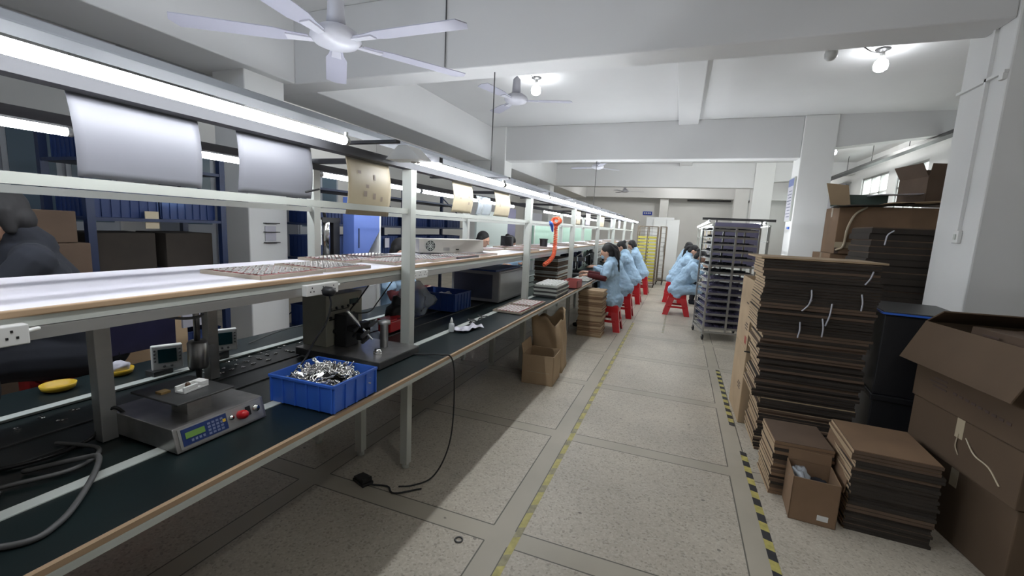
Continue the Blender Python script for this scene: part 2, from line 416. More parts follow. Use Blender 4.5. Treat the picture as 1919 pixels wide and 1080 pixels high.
# curtains at the far windows
for i, (a, b, lab) in enumerate(((15.4, 17.0, 'pale curtain hanging beside the far windows, nearer one'), (17.6, 19.4, 'pale curtain hanging beside the far windows, farther one'))):
    def cf(u, v, a=a, b=b): return (4.25 + .05 * math.sin(u * 40), a + (b - a) * u, 0.7 + 2.5 * v)
    t = thing('curtain', lab, 'curtain', (0, 0, 0))
    MB().grid(cf, 48, 2).build('cloth', mat('curtain_cloth', (0.5, 0.5, 0.54), .8), t, solid=.004)
    MB().cyl((4.25, a - .05, 3.215), (4.25, b + .05, 3.215), .015, n=8).box(4.24, a, 3.20, 4.41, a + .03, 3.23).box(4.24, b - .03, 3.20, 4.41, b, 3.23).build('rod', M_alu, t)

# ceiling bulbs
def bulb(x, y, lab, lit=True, cable=None, sz=1.0, z=None, m=None):
    t = thing('ceiling_lamp', lab, 'ceiling lamp', (x, y, z if z else ZC))
    MB().lathe([(.075, 0), (.075, -.012), (.045, -.02), (.03, -.035)], n=20).build('ceiling_rose', M_dsteel if lit else M_white, t)
    MB().lathe([(.024, -.03), (.026, -.08), (.034, -.115)], n=16).build('socket', M_white, t)
    MB().lathe([(.03, -.112), (.062 * sz, -.14), (.072 * sz, -.18), (.066 * sz, -.225), (.035 * sz, -.25), (.004, -.256)], n=20).build('bulb', (m or M_bulb) if lit else mat('unlit_bulb', (.55, .55, .53), .3), t)
    if cable: MB().limb(spline(cable), .006, 6).build('cable', M_cable, t)
    return t
bulb(-2.27, 6.60, 'lit round bulb on the ceiling beside the second ceiling fan', cable=[(0, 0, -.02), (-.1, -.5, -.02), (-.25, -1.2, -.03), (-.3, -2.2, -.02)])
bulb(1.98, 6.55, 'brightest lit bulb on the ceiling near the second column', cable=[(0, 0, -.05), (-.2, -.3, -.12), (-.45, -.45, -.02), (-.62, -.5, -.03)])
bulb(1.36, 6.05, 'unlit round bulb hanging beside the brightest ceiling bulb', lit=False, z=ZC, sz=.9)
bulb(-2.75, 18.6, 'small lit bulb far down the line near the end wall', m=M_bulb_strong)
for x, y, w in ((.6, 18.2, 'near the far end wall, aisle side'), (-5.2, 17.8, 'in the far corner bay behind the bench'), (3.1, 12.4, 'over the window side bay'), (3.1, 17.9, 'over the farthest window side bay'), (.2, 12.6, 'over the aisle beyond the middle beam'), (-6.1, 7.4, 'over the storage racks'), (1.2, .5, 'above the near aisle, out of view'), (-.3, 19.3, 'closest to the far end wall')):
    bulb(x, y, 'unseen ceiling bulb added for fill light ' + w, m=M_bulb_strong)  # extra bulbs hidden from the camera, added to brighten the room
bulb(-3.0, -.5, 'cool white fill bulb added over the near end of the bench, out of view', m=M_fill_cool)  # added unseen bulb, lifts the ceiling over the near bench
# ceiling fans
def fan(x, y, zr, zt, angs, lab, L=.68, w=.13, tilt=0.10):
    t = thing('ceiling_fan', lab, 'fan', (x, y, zr))
    MB().cyl((0, 0, .10), (0, 0, zt - zr), .011, n=10).build('down_rod', M_fan, t)
    MB().lathe([(.018, .30), (.045, .27), (.05, .17), (.055, .12), (.02, .11)], n=20).build('rod_cover', M_fan, t)
    MB().lathe([(.02, zt - zr - .12), (.055, zt - zr - .01), (.06, zt - zr)], n=16).build('canopy', M_fan, t)
    MB().lathe([(.03, .11), (.09, .10), (.135, .07), (.145, .035), (.12, .01), (.06, -.012), (.01, -.015)], n=28).build('motor_housing', M_fan, t)
    for a in angs:
        M = Euler((0, 0, a)).to_matrix().to_4x4() @ Euler((tilt, 0, 0)).to_matrix().to_4x4()
        mb = MB().prism([(.15, -.035), (.24, -.045), (.32, -w / 2), (.15 + L, -w / 2 * 1.1), (.18 + L, 0), (.15 + L, w / 2 * 1.1), (.32, w / 2), (.24, .045), (.15, .035)], .028, .033, M=M)
        b = mb.build('blade', M_blade, t)
        MB().prism([(.09, -.02), (.27, -.03), (.27, .03), (.09, .02)], .020, .028, M=M).build('bracket', M_fan, b)
    return t
fan(-2.0, 2.16, 2.50, ZC, [math.radians(a) for a in (57, 0, -82, -146, 133)], 'nearest ceiling fan, white with long blades above the bench')
fan(-2.02, 5.15, 2.98, ZC, [.3, .3 + 2.09, .3 + 4.19], 'second ceiling fan, beside the lit round bulb', L=.5)
fan(-2.0, 10.6, 2.95, ZC, [.9, .9 + 2.09, .9 + 4.19], 'third ceiling fan, small beyond the middle beam', L=.5)
fan(-2.1, 16.8, 2.95, ZC, [.1, .1 + 2.09, .1 + 4.19], 'farthest ceiling fan, near the small lit bulb', L=.5)
tag(MB().cyl((-2.33, 3.98, 3.0), (-2.33, 3.98, ZC), .006, n=6).build('hanging_rod', M_dsteel), 'thin rod down the face of the nearest cross beam', 'rod')
# ================================================================ ASSEMBLY BENCH (long line)
BY0, BY1 = -2.6, 15.0
PY = [-1.97, 0.05, 2.12, 4.2, 6.15, 8.15, 10.15, 12.15, 14.15]
b = thing('assembly_bench', 'long green-topped assembly bench with cream posts and raised white shelf', 'workbench', (-1.8, 6, 0))
bx = lambda mb, x0, y0, z0, x1, y1, z1, m=0: mb.box(x0 + 1.8, y0 - 6, z0, x1 + 1.8, y1 - 6, z1, m)
bx(MB(), -1.475, BY0, .722, -1.18, BY1, .75).build('countertop', M_green, b)
bx(MB(), -2.42, BY0, .722, -2.125, BY1, .75).build('countertop', M_green, b)
mb = MB(); bx(mb, -1.18, BY0, .735, -1.165, BY1, .7505, 0); bx(mb, -1.18, BY0, .715, -1.163, BY1, .735, 1)
mb.build('edge_strip', [M_wood, M_stripe], b)
mb = MB(); bx(mb, -2.12, BY0, .70, -1.48, BY1, .742); mb.build('conveyor_belt', M_belt, b)
for x in (-1.46, -2.14): bx(MB(), x - .022, BY0, .744, x + .022, BY1, .754).build('belt_guide', M_stripe, b, bevel=.002)
for x in (-1.74, -1.90): bx(MB(), x - .005, BY0, .742, x + .005, BY1, .747).build('belt_seam', M_dsteel, b)
for x in (-1.45, -2.15): bx(MB(), x - .02, BY0, .66, x + .02, BY1, .72).build('side_rail', M_rail, b)
for y in PY:
    for x in (-1.45, -1.79, -2.14):
        mb = MB(); bx(mb, x - .024, y - .024, .03, x + .024, y + .024, .72)
        mb.cyl((x + 1.8, y - 6, 0), (x + 1.8, y - 6, .03), .022, n=12)
        mb.build('leg', M_rail, b)
    bx(MB(), -2.14, y - .02, .62, -1.45, y + .02, .66).build('cross_bar', M_rail, b)
    for x in (-1.45, -2.15): bx(MB(), x - .03, y - .026, .75, x + .03, y + .026, 1.785).build('post', M_rail, b, bevel=.002)
bx(MB(), -2.17, BY0, 1.222, -1.495, BY1, 1.24).build('shelf_top', M_shelf, b)
bx(MB(), -1.497, BY0, 1.222, -1.483, BY1, 1.242).build('shelf_edging', M_wood, b, bevel=.004)
mb = MB(); bx(mb, -1.497, BY0, 1.196, -1.488, BY1, 1.222, 0); bx(mb, -1.497, BY0, 1.162, -1.484, BY1, 1.194, 1); bx(mb, -2.16, BY0, 1.17, -2.14, BY1, 1.222, 0)
mb.build('shelf_beam', [M_rail, M_alu], b)
for y in PY: bx(MB(), -2.14, y - .02, 1.17, -1.497, y + .02, 1.222).build('shelf_bracket', M_rail, b)
for x, z in ((-1.45, 1.556), (-2.15, 1.545)): bx(MB(), x - .012, BY0, z - .014, x + .012, BY1, z + .014).build('middle_rail', M_rail, b)
for x in (-1.45, -2.15): bx(MB(), x - .03, BY0, 1.785, x + .03, BY1, 1.822).build('top_rail', M_toprail, b)
for y in PY: bx(MB(), -2.35, y - .018, 1.822, -1.25, y + .018, 1.85).build('lamp_arm', M_toprail, b)
for y in (-1, 1.72, 3.1, 5.2, 7.2, 9.2): bx(MB(), -1.24, y - .016, 1.851, -1.92, y + .016, 1.864).build('lamp_arm', M_toprail, b)
tag(MB().box(-1.95, BY0, 2.0, -1.80, BY1, 2.03).build('cable_duct', M_duct, bevel=.004), 'long grey cable duct hanging above the assembly bench', 'cable duct')
for y in (4.16, 9.76):
    tag(MB().cyl((-1.87, y, 2.03), (-1.87, y, ZB), .006, n=6).build('duct_hanger', M_dsteel), 'thin rod holding the cable duct to a cross beam', 'rod', 'rods holding the cable duct')

# tube lights
t0 = thing('tube_light', 'lit tube light over the nearest end of the bench front', 'tube light', (-1.3, 0.86, 1.81))
MB().limb([(0, -.585, 0), (0, .585, 0)], .0168, 14).build('tube', M_tube, t0)
for s in (-1, 1): MB().cyl((0, s * .585, 0), (0, s * .602, 0), .0175, n=12).box(-.006, s * .590, .01, .006, s * .600, .035).build('end_cap', M_alu, t0)
G1 = 'tube lights above the aisle side of the bench'
G2 = 'tube lights above the far side of the bench'
t0['group'] = G1
k1 = list(t0.children)
ys = [(2.53, 'lit tube light over the bench front, second from the near end'), (3.75, 'lit tube light over the bench front, beside the second post'),
      (4.97, 'lit tube light over the bench front, above the orange air hose')]
for y, lab in ys: dup(t0, (-1.3, y, 1.81), 0, lab, G1, k1)
for y in [6.19 + 1.22 * i for i in range(7)]: dup(t0, (-1.3, y, 1.81), 0, 'lit tube light in the unbroken far part of the front row', G1, k1)
for y in (): dup(t0, (-1.3, y, 1.81), 0, 'lit tube light in the front row behind the viewpoint', G1, k1)
ys2 = [(.44, 'lit tube light over the bench back, behind the large white sheet'), (1.69, 'lit tube light over the bench back, behind the second white sheet'),
       (2.93, 'lit tube light over the bench back, behind the blue cabinet'), (4.15, 'lit tube light over the bench back, behind the small cream sheets'), (5.37, 'lit tube light over the bench back, left of the orange hose')]
for y, lab in ys2: dup(t0, (-2.3, y, 1.785), 0, lab, G2, k1)
for y in [8.0 + 1.25 * i for i in range(5)]: dup(t0, (-2.3, y, 1.785), 0, 'lit tube light in the far part of the back row', G2, k1)
for y in (): dup(t0, (-2.3, y, 1.785), 0, 'lit tube light in the back row behind the viewpoint', G2, k1)
t = thing('lamp_reflector', 'loose white reflector hood at the start of the second tube light', 'reflector', (-1.3, 1.93, 1.835))
MB().prism([(-.10, -.035), (.10, -.035), (.028, .03), (-.028, .03)], -.09, .02, 'y').build('hood', M_white, t)
MB().limb([(0, .0, -.01), (0, .035, -.015)], .028, 12).build('socket', M_chrome, t)

# hanging sheets between top rail and middle rail
def sheet(y0, y1, z0, z1, m, lab, bow=.03, marks=0, skew=0.0, x=-1.485, fold=0.0, glare=False):
    t = thing('hanging_sheet', lab, 'sheet', (x, y0, z0))
    w = y1 - y0; h = z1 - z0
    def f(u, v): return (bow * math.sin(PI * v) * .6 + fold * math.sin(u * 9), w * u + skew * (1 - v) * (1 if u < .5 else .35), h * v)
    MB().grid(f, 14, 10).build('paper', m, t, solid=.0015)
    rr = random.Random(int(y0 * 100))
    if marks:
        mb = MB()
        for k in range(marks):
            u = rr.uniform(.2, .75); v = rr.uniform(.25, .75); a = rr.uniform(.03, .08); c = rr.uniform(.05, .12)
            p = [f(u, v), f(u + a, v), f(u + a, v + c), f(u, v + c)]
            mb.add([(q[0] + .003, q[1], q[2]) for q in p], [(0, 1, 2, 3)])
        mb.build('printing', mat('grey_ink', (.30, .24, .2), .6), t)
    return t
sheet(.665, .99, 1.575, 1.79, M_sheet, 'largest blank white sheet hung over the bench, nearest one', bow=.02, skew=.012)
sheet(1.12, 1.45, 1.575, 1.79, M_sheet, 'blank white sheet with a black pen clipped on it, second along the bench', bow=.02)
sheet(1.655, 1.975, 1.52, 1.79, M_cream, 'cream work instruction with small pictures, hung before the nearest full post', marks=6)
sheet(2.665, 2.965, 1.58, 1.79, M_cream, 'cream work instruction just past the nearest full post', marks=5)
sheet(3.385, 3.72, 1.58, 1.785, M_cream, 'yellowish work instruction next before the second post', marks=4)
sheet(3.05, 3.3, 1.58, 1.72, M_poly, 'clear empty plastic sleeve between two cream instructions', fold=.01)
for y0, w, m, lab in ((6.46, .29, M_cream, 'cream instruction sheet right behind the post past the orange hose'), (7.15, .36, M_mauve, 'mauve sheet hung in the far part of the bench'),
                      (8.5, .45, M_cream, 'greenish cream sheet hung beyond the mauve one'), (9.85, .5, M_paper, 'far white sheet, first of two hanging beyond the cream ones'), (11.1, .4, M_paper, 'farthest white sheet hanging on the bench rails')):
    sheet(y0, y0 + w, 1.575, 1.785, m, lab, bow=.01)
tag(MB().limb([(-1.46, 1.40, 1.60), (-1.45, 1.46, 1.617)], .004, 8).build('pen', M_black), 'black pen clipped at the edge of the second white sheet', 'pen')

# sockets under the shelf
def sockets(y, w, lab, plug=None):
    t = thing('power_socket', lab, 'socket', (-1.484, y, 1.188))
    MB().box(0, 0, -.027, .028, w, .022).build('box', M_white, t, bevel=.003)
    n = max(2, int(w / .05)); mb = MB()
    for k in range(n):
        yc = w * (k + .5) / n
        for dy, dz in ((0, .008), (-.009, -.008), (.009, -.008)): mb.box(.028, yc + dy - .0025, dz - .003, .0287, yc + dy + .0025, dz + .003)
    mb.build('socket_holes', M_black, t)
    MB().limb([(.01, w, 0), (.012, w + .02, .004)], .006, 8).build('gland', M_white, t)
    return t
sockets(.36, .185, 'white socket box under the shelf at the nearest end of the bench')
sockets(1.39, .185, 'white twin socket box with a black plug, under the shelf before the first post')
sockets(2.17, .17, 'white socket box under the shelf just past the nearest full post')
t = thing('power_plug', 'round black plug in the twin socket box with its lead hanging down', 'plug', (-1.455, 1.495, 1.175))
MB().limb([(0, 0, 0), (.03, 0, 0)], .022, 14).build('plug_body', M_black, t)
MB().limb(spline([(.02, 0, -.01), (.03, .0, -.06), (.02, -.02, -.14), (-.01, -.06, -.22), (-.03, -.10, -.30), (-.03, -.2, -.36), (-.04, -.22, -.415)]), .0045, 7).build('lead', M_black, t)
t = thing('power_plug', 'large black plug in the nearest socket box with a thick lead', 'plug', (-1.45, .40, 1.17))
MB().limb([(0, 0, 0), (.045, .0, -.005)], .026, 14).build('plug_body', M_black, t)
MB().limb(spline([(.03, .02, -.01), (.05, .055, -.06), (.04, .05, -.13), (0, 0, -.2), (-.02, -.1, -.28)]), .011, 8).build('lead', M_black, t)

# --- trays with little metal parts on the shelf
def ring_mesh():
    mb = MB(); mb.torus((0, 0, .006), .0085, .0036, 12, 6); mb.cyl((.008, 0, .004), (.024, 0, .005), .0036, n=6)
    return mb
ring0 = None
def ring_tray(x, y, z, rz, w, d, lab, nx=9, ny=8, single=False, glab=None, m=None, rm=None):
    global ring0
    t = thing('parts_tray', lab, 'tray', (x, y, z), rz)
    m = m or mat('tray_beige', (.34, .29, .23), .5, var=.1)
    mb = MB().box(-w / 2, -d / 2, 0, w / 2, d / 2, .008)
    for s in (-1, 1): mb.box(s * w / 2 - .004, -d / 2, 0, s * w / 2 + .004, d / 2, .016).box(-w / 2, s * d / 2 - .004, 0, w / 2, s * d / 2 + .004, .016)
    mb.box(-w / 2 + .005, -d / 2 + .005, .008, w / 2 - .005, d / 2 - .005, .0095, 1)
    mb.build('tray', [m, mat('dark_tray_floor', (.05, .028, .026), .6)], t)
    mb = MB()
    for k in range(nx): mb.box(-w / 2 + .02 + (w - .04) * (k + .55) / nx, -d / 2 + .012, .008, -w / 2 + .02 + (w - .04) * (k + 1.0) / nx, d / 2 - .012, .016)
    mb.build('liner', mat('red_brown_insert', (.30, .075, .07), .5, var=.4, scale=60), t)
    rr = random.Random(int(y * 1000)); M = Matrix.Translation((x, y, z)) @ Euler((0, 0, rz)).to_matrix().to_4x4()
    allr = MB()
    for i in range(nx):
        for j in range(ny):
            px = -w / 2 + .025 + (w - .05) * (i + .3) / nx; py = -d / 2 + .025 + (d - .05) * (j + .5) / ny
            a = rr.uniform(-.5, .5)
            if single:
                p = M @ Vector((px, py, .0105))
                if ring0 is None:
                    ring0 = ring_mesh().build('metal_ring', M_ring); tag(ring0, glab, 'metal part', glab); o = ring0
                else:
                    o = ring0.copy(); COL.objects.link(o); o['label'] = glab; o['group'] = glab
                o.location = p; o.rotation_euler = (0, 0, rz + a)
            else:
                Mr = Matrix.Translation((px, py, .0105)) @ Euler((0, 0, a)).to_matrix().to_4x4()
                allr.torus((0, 0, .005), .0085, .003, 7, 4, M=Mr); allr.box(.006, -.003, 0, .02, .003, .006, 0, Mr)
    if not single:
        o = allr.build('metal_rings', rm or M_ring, t); o['kind'] = 'stuff'
    return t
SZ = 1.24
ring_tray(-1.72, 1.41, SZ, .02, .34, .33, 'cream tray of shiny metal rings, nearest on the white shelf', 8, 8, True, 'small shiny metal ring on the nearest shelf tray')
ring_tray(-1.73, 1.77, SZ, -.04, .34, .31, 'cream tray of shiny rings, second along the white shelf', 8, 8, True, 'small shiny metal ring on the second shelf tray')
ring_tray(-1.97, 2.15, SZ, .05, .34, .33, 'ring tray at the back of the shelf near the nearest full post')
ring_tray(-1.68, 2.30, SZ + .001, 0, .26, .33, 'ring tray at the shelf front beside the nearest full post')
ring_tray(-2.0, 2.52, SZ, 0, .30, .33, 'ring tray at the back of the shelf before the beige power unit', m=M_dsteel)
ring_tray(-1.66, 2.66, SZ, .03, .28, .33, 'ring tray at the shelf front before the beige power unit')
ring_tray(-1.66, 3.03, SZ, -.03, .28, .33, 'ring tray in front of the fan end of the beige power unit', m=M_dsteel)
ring_tray(-1.65, 3.42, SZ, .02, .26, .35, 'ring tray in front of the far end of the beige power unit')
for i, (y, xx) in enumerate(((4.25, -1.95), (4.62, -1.66), (5.0, -1.95), (5.4, -1.66), (5.8, -1.95), (6.6, -1.66), (7.3, -1.9), (7.9, -1.66), (8.6, -1.9), (9.4, -1.66), (10.2, -1.9), (11.0, -1.66), (12, -1.8), (13, -1.66))):
    where = ['just past the beige power unit at the back', 'just past the second post at the front', 'past the second post at the back', 'beside the orange hose at the front', 'behind the orange hose at the back'][i] if i < 5 else None
    t = ring_tray(xx, y, SZ, .02 * (i % 3 - 1), .30, .36, 'tray of small metal parts ' + where if where else 'tray of metal parts on the far part of the white shelf', 6, 6)
    if not where: t['group'] = 'far trays on the white shelf'
# power unit with fan
t = thing('power_unit', 'beige metal power unit with a round fan grille on the white shelf', 'power supply', (-2.03, 3.14, SZ + .0), -.62)
t.rotation_euler = (0, 0, 0)
t.location = (-2.16, 3.17, SZ)
Mz = Matrix.Rotation(-math.radians(33), 4, 'Z')
MB().box(0, 0, .01, .2, .62, .125, 0, Mz).build('case', mat('beige_paint', (.50, .48, .43), .4), t, bevel=.004)
mb = MB()
for r in (.045, .032, .018): mb.torus((0, 0, 0), r, .0022, 24, 5, M=Mz @ Matrix.Translation((.203, .10, .068)) @ Matrix.Rotation(PI / 2, 4, 'Y'))
for a in range(4): mb.box(-.002, -.045, -.002, .002, .045, .002, 0, Mz @ Matrix.Translation((.203, .10, .068)) @ Matrix.Rotation(a * PI / 4, 4, 'X'))
mb.build('fan_grille', M_rail, t)
MB().cyl(Mz @ Vector((.2, .10, .068)), Mz @ Vector((.2012, .10, .068)), .046, n=24).build('fan_opening', M_black, t)
MB().box(.2, .22, .03, .202, .28, .055, 0, Mz).build('rating_plate', M_alu, t)
MB().box(.2, .34, .035, .204, .37, .045, 0, Mz).build('rocker_switch', M_black, t)
for p in ((.02, .03), (.02, .59), (.18, .03), (.18, .59)): MB().cyl(Mz @ Vector((*p, 0)), Mz @ Vector((*p, .011)), .012, n=10).build('foot', M_rubber, t)

# --- supports of the near measuring frame
for x, y, nm in ((-1.70, .79, 'nearest'), (-1.95, 1.31, 'farther')):
    tag(MB().box(x - .022, y - .022, .744, x + .022, y + .022, 1.17).build('profile_post', M_alu, bevel=.002), 'short aluminium post between belt and shelf, %s of the two' % nm, 'post')
# --- stainless controller box with sloped panel
t = thing('dispensing_scale', 'stainless bench controller with sloped blue keypad and raised plate', 'machine', (-1.38, .81, .755))
P = [(0, 0), (-.022, .075), (-.36, .075), (-.37, 0)]
MB().prism([(x, z) for x, z in P], 0, .31, 'y').build('case', M_steel, t, bevel=.002)
Mp = Matrix.Translation((-.0, 0, 0)) @ Matrix.Rotation(-math.atan2(.022, .075), 4, 'Y')
MB().box(.0, .012, .008, .003, .298, .072, 0, Mp).build('panel_frame', M_alu, t)
k = MB().box(.003, .02, .015, .0045, .165, .068, 0, Mp).build('keypad', M_panel, t)
MB().box(.0045, .03, .036, .0055, .09, .055, 0, Mp).build('display', M_lcd, k)
mb = MB()
for i in range(4):
    for j in range(4): mb.box(.0045, .10 + i * .014, .02 + j * .011, .0052, .109 + i * .014, .027 + j * .011, 0, Mp)
for i in range(4): mb.box(.0045, .045 + i * .012, .022, .0052, .052 + i * .012, .03, 0, Mp)
mb.build('key', mat('key_grey', (.16, .19, .3), .5), k)
MB().box(.0045, .150, .042, .0055, .160, .052, 0, Mp).build('yellow_key', M_yellow, k)
MB().cyl(Mp @ Vector((.003, .18, .045)), Mp @ Vector((.010, .18, .045)), .008, n=14).build('push_button', M_chrome, t)
MB().limb([Mp @ Vector((.003, .215, .042)), Mp @ Vector((.02, .215, .042))], .016, 16).build('stop_button', M_red, t)
MB().box(.003, .235, .03, .006, .252, .062, 0, Mp).build('rocker_switch', M_black, t)
MB().cyl(Mp @ Vector((.003, .272, .045)), Mp @ Vector((.012, .272, .045)), .012, n=16).build('rotary_knob', M_chrome, t)
MB().box(-.17, .09, .075, -.09, .17, .138).build('pedestal', M_steel, t)
MB().box(-.265, .025, .138, -.03, .212, .145).build('raised_plate', M_dsteel, t, bevel=.002)
for x, y in ((-.03, .03), (-.03, .28), (-.33, .03), (-.33, .28)): MB().cyl((x, y, -.006), (x, y, .001), .012, n=10).build('foot', M_rubber, t)
t = thing('fixture_block', 'small white plastic jig on the raised plate of the controller', 'jig', (-1.50, .925, .9005), .15)
mb = MB().box(-.02, -.03, 0, .02, .06, .008).box(-.02, -.03, .008, -.012, .06, .022).box(.012, -.03, .008, .02, .02, .022).box(-.012, .03, .008, .02, .06, .022)
mb.build('jig', M_white, t, bevel=.0015)
MB().lathe([(.008, .008), (.008, .024), (.004, .028)], n=12).build('pin', mat('brown_pin', (.08, .04, .02), .4), t)
tag(MB().box(-1.56, .86, .9002, -1.53, .89, .908).build('brass_block', mat('brass', (.30, .2, .08), .4, .6), bevel=.001), 'small brass block beside the white jig', 'block')

# meters on the far side
def meter(x, y, z, rz, lab):
    t = thing('digital_meter', lab, 'meter', (x, y, z), rz)
    MB().box(-.03, 0, 0, 0, .115, .115).build('case', M_white, t, bevel=.006)
    MB().box(0, .024, .035, .003, .092, .098).build('screen', M_screen, t)
    mb = MB()
    for k in range(4):
        for yy in (.012, .103): mb.cyl((0, yy, .045 + k * .016), (.003, yy, .045 + k * .016), .0045, n=8)
    for yy in (.045, .072): mb.cyl((0, yy, .018), (.003, yy, .018), .006, n=8)
    mb.build('button', M_cable, t)
meter(-2.17, 1.19, .772, -.45, 'white framed digital meter with teal screen beneath the shelf, nearer one')
meter(-2.17, 1.46, .79, -.45, 'white framed digital meter behind the hanging spindle, farther one')
for y in (1.18, 1.45): tag(MB().box(-2.2, y, .7425, -2.14, y + .08, .775 if y < 1.3 else .79).build('meter_stand', M_dsteel), 'dark stand block under the %s digital meter' % ('nearer' if y < 1.3 else 'farther'), 'stand')
t = thing('spindle_head', 'grey cylinder spindle with a thin tip hanging on the farther short post', 'machine', (-1.90, 1.22, .84))
MB().lathe([(.01, -.06), (.012, -.02), (.034, -.012), (.038, 0), (.038, .10), (.03, .11)], n=20).build('motor', M_steel, t)
MB().box(-.07, .0, .02, 0, .08, .07).build('bracket', M_alu, t)
MB().cyl((0, 0, .11), (0, 0, .33), .012, n=10).build('shaft', M_steel, t)
t = thing('instrument_case', 'dark violet equipment panel behind the two digital meters', 'cabinet', (-2.62, 1.25, .75))
MB().box(-.12, 0, 0, .0, .32, .42).build('case', mat('violet_case', (.02, .018, .05), .4, var=.2), t, bevel=.005)
MB().box(0, .13, .2, .004, .15, .26).build('label_strip', M_cable, t)
t = thing('wall_notice', 'white printed notice board behind the bench beside the violet panel', 'notice', (-2.9, 1.12, .78))
MB().box(0, 0, 0, .015, .26, .36).build('board', M_paper, t)
mb = MB().box(.015, .02, .10, .018, .25, .125).box(.015, .05, .22, .018, .20, .25).box(.015, .03, .30, .018, .25, .315)
mb.build('printing', M_cable, t)
t = thing('wall_notice', 'narrow white notice board with green mark, behind the farther meter', 'notice', (-2.75, 1.68, .80))
MB().box(0, 0, 0, .015, .2, .34).build('board', M_paper, t)
MB().box(.015, .06, .12, .018, .1, .2).box(.015, .01, .27, .018, .19, .30).build('printing', mat('green_ink', (.05, .15, .08), .5), t)
def dish(x, y, lab):
    t = thing('parts_dish', lab, 'dish', (x, y, .75))
    MB().lathe([(.035, 0), (.05, .008), (.056, .028), (.052, .028), (.046, .01), (.0, .006)], n=24).build('dish', M_yellow, t)
dish(-2.32, 1.14, 'yellow plastic dish with a crumpled bag, beside the nearer meter')
dish(-2.31, .93, 'yellow plastic dish behind the nearest short post')
def blob(name, c, r, m, lab, cat, seed=1, amp=.35, n=18, h=12, kind=None):
    rr = random.Random(seed); ph = [rr.uniform(0, 6) for _ in range(8)]
    mb = MB().ell((0, 0, 0), r, n, h=h)
    vs = []
    for v in mb.v:
        d = Vector(v); k = 1 + amp * (math.sin(d.x / r[0] * 5 + ph[0]) * math.sin(d.y / r[1] * 4 + ph[1]) + .6 * math.sin(d.z / r[2] * 6 + ph[2]) * math.sin(d.x / r[0] * 8 + ph[3])) * .6
        q = d * k; q.z = max(q.z, -r[2] * .9); vs.append(tuple(q))
    mb.v = vs
    o = mb.build(name, m); o.location = (c[0], c[1], c[2] + r[2] * .9)
    return tag(o, lab, cat, kind=kind)
blob('crumpled_bag', (-2.31, 1.14, .76), (.035, .035, .028), M_paper, 'crumpled white bag sitting in the yellow dish', 'bag', 3)

# blue bin with clasps
def bin_(name, x, y, z, rz, w, d, h, m, lab, group=None):
    t = thing(name, lab, 'bin', (x, y, z), rz, group)
    th = .004; tp = .006
    mb = MB().box(-w / 2 + tp, -d / 2 + tp, 0, w / 2 - tp, d / 2 - tp, .005)
    for s in (-1, 1):
        mb.add([(s * (w / 2 - tp), -d / 2 + tp, 0), (s * (w / 2 - tp), d / 2 - tp, 0), (s * w / 2, d / 2, h), (s * w / 2, -d / 2, h), (s * (w / 2 - tp - th), -d / 2 + tp, 0), (s * (w / 2 - tp - th), d / 2 - tp, 0), (s * (w / 2 - th), d / 2, h), (s * (w / 2 - th), -d / 2, h)],
               [(0, 1, 2, 3), (4, 7, 6, 5), (0, 3, 7, 4), (1, 5, 6, 2), (3, 2, 6, 7), (0, 4, 5, 1)])
        mb.add([(-w / 2 + tp, s * (d / 2 - tp), 0), (w / 2 - tp, s * (d / 2 - tp), 0), (w / 2, s * d / 2, h), (-w / 2, s * d / 2, h), (-w / 2 + tp, s * (d / 2 - tp - th), 0), (w / 2 - tp, s * (d / 2 - tp - th), 0), (w / 2, s * (d / 2 - th), h), (-w / 2, s * (d / 2 - th), h)],
               [(0, 1, 2, 3), (4, 7, 6, 5), (0, 3, 7, 4), (1, 5, 6, 2), (3, 2, 6, 7), (0, 4, 5, 1)])
    sh = mb; mb = MB()
    for s in (-1, 1):
        mb.box(s * w / 2 - .006, -d / 2 - .004, h - .012, s * w / 2 + .004, d / 2 + .004, h).box(-w / 2 - .004, s * d / 2 - .005, h - .012, w / 2 + .004, s * d / 2 + .005, h)
    mb.build('rim', m, t, bevel=.002)
    mb = sh; n = max(2, int(w / .06))
    for k in range(n + 1):
        x_ = -w / 2 + w * k / n * .96 + w * .02
        for s in (-1, 1): mb.box(x_ - .003, s * (d / 2 - tp * .6), .004, x_ + .003, s * (d / 2 + .004), h - .01)
    n = max(2, int(d / .06))
    for k in range(n + 1):
        y_ = -d / 2 + d * k / n * .96 + d * .02
        for s in (-1, 1): mb.box(s * (w / 2 - tp * .6), y_ - .003, .004, s * (w / 2 + .004), y_ + .003, h - .01)
    mb.build('shell', m, t)
    return t
bin_('storage_bin', -1.332, 1.36, .755, .03, .315, .26, .115, M_blue, 'bright blue plastic bin heaped with metal clasps on the bench edge')
# clasps: each one an object
mbc = MB().torus((0, 0, .004), .014, .0038, 12, 6, sz=.7); mbc.box(.012, -.006, .001, .034, .006, .0045).torus((.038, 0, .004), .007, .0025, 10, 5)
cl0 = mbc.build('metal_clasp', [M_chrome]); GL = 'metal clasps heaped in the bright blue bin'
tag(cl0, 'shiny metal clasp in the heap in the bright blue bin', 'clasp', GL)
rr = random.Random(5); first = True
for k in range(150):
    u, v = rr.uniform(-.125, .125), rr.uniform(-.10, .10)
    top = .755 + .085 + .045 * max(0, 1 - (u / .13) ** 2 - (v / .11) ** 2)
    o = cl0 if first else cl0.copy()
    if not first: COL.objects.link(o)
    first = False
    o.location = (-1.332 + u, 1.36 + v, top - rr.uniform(0, .018)); o.rotation_euler = (rr.uniform(-.7, .7), rr.uniform(-.7, .7), rr.uniform(0, 6.3))
o = MB().ell((-1.332, 1.36, .80), (.14, .113, .045), 24, h=12).build('loose_clasps', mat('dark_metal_heap', (.09, .09, .08), .35, .8, var=.6, scale=70, bump=.5))
